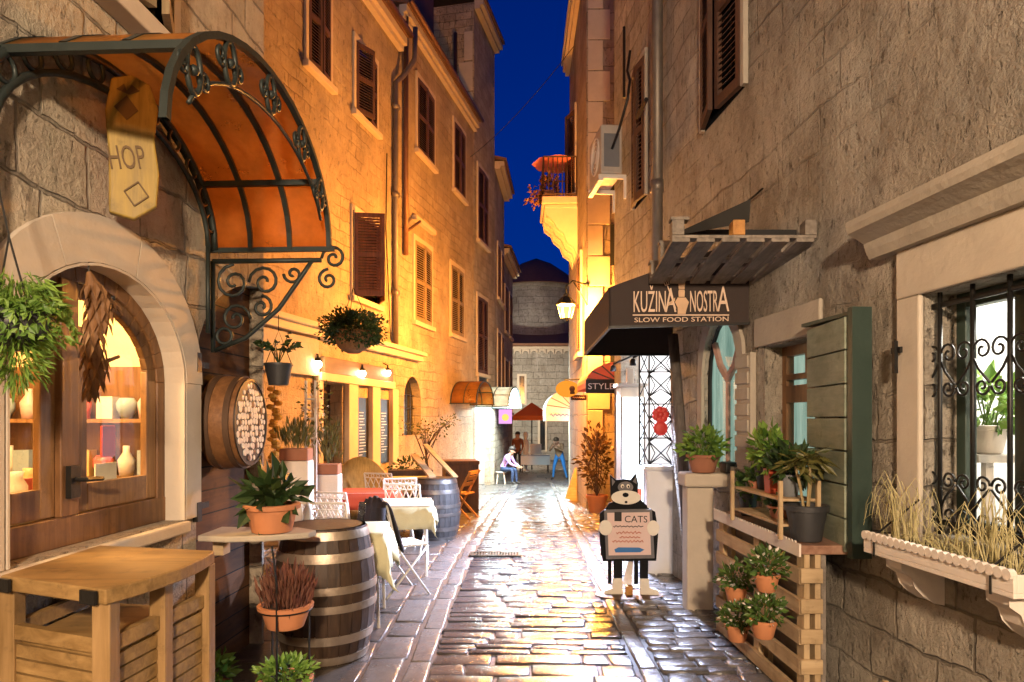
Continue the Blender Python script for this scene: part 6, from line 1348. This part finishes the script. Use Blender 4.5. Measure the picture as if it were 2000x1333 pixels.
def person(label, loc, rot, J, cols, hair):
    """one continuous skinned body; J: joints; cols: skin, top, trousers, shoes"""
    t = thing('person', label, 'person', loc, R(rot))
    names = list(J); idx = {n: i for i, n in enumerate(names)}
    rad = dict(pelvis=.135, waist=.125, chest=.15, neck=.055, head=.10, crown=.085, shl=.075, shr=.075, ell=.045, elr=.045, wrl=.03, wrr=.03, hal=.034, har=.034, hil=.10, hir=.10, knl=.065, knr=.065, anl=.042, anr=.042, tol=.04, tor=.04)
    E = [('pelvis','waist'),('waist','chest'),('chest','neck'),('neck','head'),('head','crown')]
    for s in 'lr': E += [('chest','sh'+s),('sh'+s,'el'+s),('el'+s,'wr'+s),('wr'+s,'ha'+s),('pelvis','hi'+s),('hi'+s,'kn'+s),('kn'+s,'an'+s),('an'+s,'to'+s)]
    me = bpy.data.meshes.new('body'); me.from_pydata([J[n] for n in names], [(idx[a],idx[b]) for a,b in E], []); o = bpy.data.objects.new('body', me); COL.objects.link(o)
    o.modifiers.new('skin','SKIN'); sk_ = me.skin_vertices[0].data
    for n in names: sk_[idx[n]].radius = (rad[n], rad[n]*(.75 if n in ('chest','waist','pelvis') else 1)); sk_[idx[n]].use_root = (n == 'pelvis')
    sub = o.modifiers.new('sub','SUBSURF'); sub.levels = 1; sub.render_levels = 1
    bpy.context.view_layer.update(); m2 = bpy.data.meshes.new_from_object(o.evaluated_get(bpy.context.evaluated_depsgraph_get())); bpy.data.objects.remove(o)
    part = {}
    for a, b in E:
        k = 1
        if a in ('neck','head') or (a[:2] in ('wr',)): k = 0
        elif a == 'pelvis' and b[:2] == 'hi' or a[:2] in ('hi','kn'): k = 2
        elif a[:2] == 'an': k = 3
        part[(a,b)] = k
    mb = MB(); mb.v = [v.co.copy() for v in m2.vertices]
    for p in m2.polygons:
        c = p.center; best = 9; bk = 1
        for (a,b), k in part.items():
            A_, B_ = Vector(J[a]), Vector(J[b]); d = B_-A_; tt = max(0, min(1, (c-A_).dot(d)/max(1e-6,d.dot(d)))); ds = (c-A_-d*tt).length - .5*rad[b]
            if ds < best: best, bk = ds, k
        mb.f.append(tuple(p.vertices)); mb.m.append(bk)
    # fingers and face
    for s in 'lr':
        h_, w_ = Vector(J['ha'+s]), Vector(J['wr'+s]); d = (h_-w_).normalized(); x = d.orthogonal().normalized(); mb.mi = 0
        for k in range(4): b = h_+d*.01+x*(k-1.5)*.018; mb.tube([b, b+d*(.055+.01*(k in (1,2))), b+d*.085+d.cross(x)*.02], .008, 5)
        mb.tube([h_-d*.03+x*.025, h_-d*.0+x*.05, h_+d*.03+x*.055], .009, 5)
    hd = Vector(J['head']); fw = Vector((0,-1,0)); cr = Vector(J['crown']); upv = (cr-hd).normalized(); fw = (fw - upv*fw.dot(upv)).normalized(); rt = fw.cross(upv)
    mb.mi = 0; mb.ball(hd+fw*.10+upv*.0, (.016,.022,.022), 6, 4)
    for k in (-1,1): mb.ball(hd+rt*k*.095+upv*.01, (.018,.025,.03), 6, 4)
    mb.mi = 3
    for k in (-1,1): mb.ball(hd+fw*.092+rt*k*.035+upv*.035, .011, 6, 4)
    mb.ball(hd+fw*.093-upv*.045, (.022,.01,.006), 6, 4)
    mb.build('body', cols, t, smooth=True)
    mb = MB(); mb.ball(cr+upv*.0-fw*.025, (.108,.112,.095), 12, 8); mb.ball(hd-fw*.045+upv*.02, (.098,.08,.10), 12, 8); mb.build('hair', hair, t, smooth=True); return t
SKIN = plain('skin', (.45,.24,.15), .55, var=.05); SHOE = plain('shoe', (.03,.025,.022), .6)
HAIR = plain('hair_dark', (.02,.012,.008), .6)
stand = dict(pelvis=(0,0,.95), waist=(0,0,1.1), chest=(0,0,1.33), neck=(0,0,1.48), head=(0,-.01,1.60), crown=(0,-.01,1.68), shl=(-.19,0,1.40), shr=(.19,0,1.40), ell=(-.24,.02,1.12), elr=(.24,.02,1.12), wrl=(-.23,-.08,.90), wrr=(.23,-.12,.94), hal=(-.22,-.11,.83), har=(.22,-.17,.88), hil=(-.10,0,.90), hir=(.10,0,.90), knl=(-.11,-.02,.49), knr=(.12,-.02,.49), anl=(-.11,.02,.08), anr=(.13,.02,.08), tol=(-.12,-.13,.04), tor=(.15,-.13,.04))
lean = dict(stand, waist=(0,-.06,1.08), chest=(.02,-.22,1.26), neck=(.02,-.32,1.36), head=(.02,-.40,1.44), crown=(.02,-.42,1.52), shl=(-.17,-.24,1.32), shr=(.21,-.24,1.32), ell=(-.25,-.38,1.10), elr=(.26,-.40,1.12), wrl=(-.10,-.55,1.22), wrr=(.12,-.55,1.22), hal=(-.05,-.60,1.27), har=(.07,-.60,1.27), hil=(-.11,0,.9), hir=(.11,0,.9), knl=(-.20,-.05,.48), knr=(.20,-.02,.48), anl=(-.26,.02,.08), anr=(.28,.06,.08), tol=(-.30,-.12,.04), tor=(.33,-.08,.04))
sit = dict(stand, pelvis=(0,0,.52), waist=(0,-.06,.66), chest=(0,-.20,.88), neck=(0,-.28,1.0), head=(0,-.34,1.10), crown=(0,-.37,1.18), shl=(-.19,-.22,.93), shr=(.19,-.22,.93), ell=(-.22,-.36,.70), elr=(.22,-.36,.70), wrl=(-.12,-.52,.62), wrr=(.12,-.54,.62), hal=(-.08,-.58,.60), har=(.08,-.60,.60), hil=(-.11,-.02,.50), hir=(.11,-.02,.50), knl=(-.15,-.42,.52), knr=(.15,-.42,.50), anl=(-.15,-.40,.10), anr=(.15,-.44,.08), tol=(-.16,-.54,.04), tor=(.17,-.58,.04))
person('person in lilac shirt and dark jeans sitting on a stool by the lit shop', (-.32,22.5,g(22.5)), 70, sit, [SKIN, plain('shirt_lilac',(.48,.30,.62),.8), plain('jeans_dark',(.02,.04,.10),.8), SHOE], HAIR)
t = thing('stool', 'small white stool under the person in the lilac shirt', 'stool', (-.36,22.5,g(22.5))); mb = MB(); mb.lathe([(.001,.40),(.18,.40),(.18,.43),(.001,.43)], (0,0,0), 16); mb.build('seat', WHITE_M, t)
for a in range(4): mb = MB(); c_, s_ = math.cos(a*1.57+.7), math.sin(a*1.57+.7); mb.tube([(c_*.2,s_*.2,0),(c_*.13,s_*.13,.40)], .014, 5); mb.build('leg', WHITE_M, t)
person('person in brown jacket and blue jeans with legs apart, photographing on the far right', (1.78,25.6,g(25.6)), -25, lean, [SKIN, plain('jacket_brown',(.22,.12,.06),.8), plain('jeans_blue',(.02,.15,.42),.8), SHOE], plain('hair_brown',(.07,.04,.02),.6))
person('person in dark brown coat standing beyond the lilac sitter', (-.38,29.0,-.68), 30, stand, [SKIN, plain('coat_brown',(.09,.05,.03),.8), plain('trousers_dark',(.03,.03,.035),.8), SHOE], HAIR)
person('person in reddish jacket standing left of the white menu stand', (.24,29.6,-.68), -20, stand, [SKIN, plain('jacket_rust',(.22,.07,.03),.8), MATS['trousers_dark'], SHOE], HAIR)

# cables strung along and across the facades
def cable(label, pts, r=.012):
    out = []
    for a, b in zip(pts, pts[1:]):
        a, b = Vector(a), Vector(b); L = (b-a).length
        for i in range(10): t_ = i/10; out.append(a.lerp(b, t_) - Vector((0,0,L*.03*4*t_*(1-t_))))
    out.append(Vector(pts[-1])); o = Vector(out[0]); mb = MB(); mb.tube([p-o for p in out], r, 5); c = mb.build('cable', IRON_B, None, smooth=True); c.location = o; tag(c, label, 'cable')
cable('thin black cable sagging along the right facade above the pallet canopy', [WR.world(WR.u(1500),.04,3.25), WR.world(WR.u(1390),.04,3.3), WR.world(WR.u(1310),.04,3.4)], .008)
cable('black cable running down the orange facade between two shutters', [WL.world(UL(752),.04,6.9), WL.world(UL(750),.04,5.4), WL.world(UL(760),.04,3.2)], .012)
cable('thin wire across the lane high up against the dark sky', [WL.world(UL(905),.2,8.9), W2.world(.6,.2,9.2)], .008)
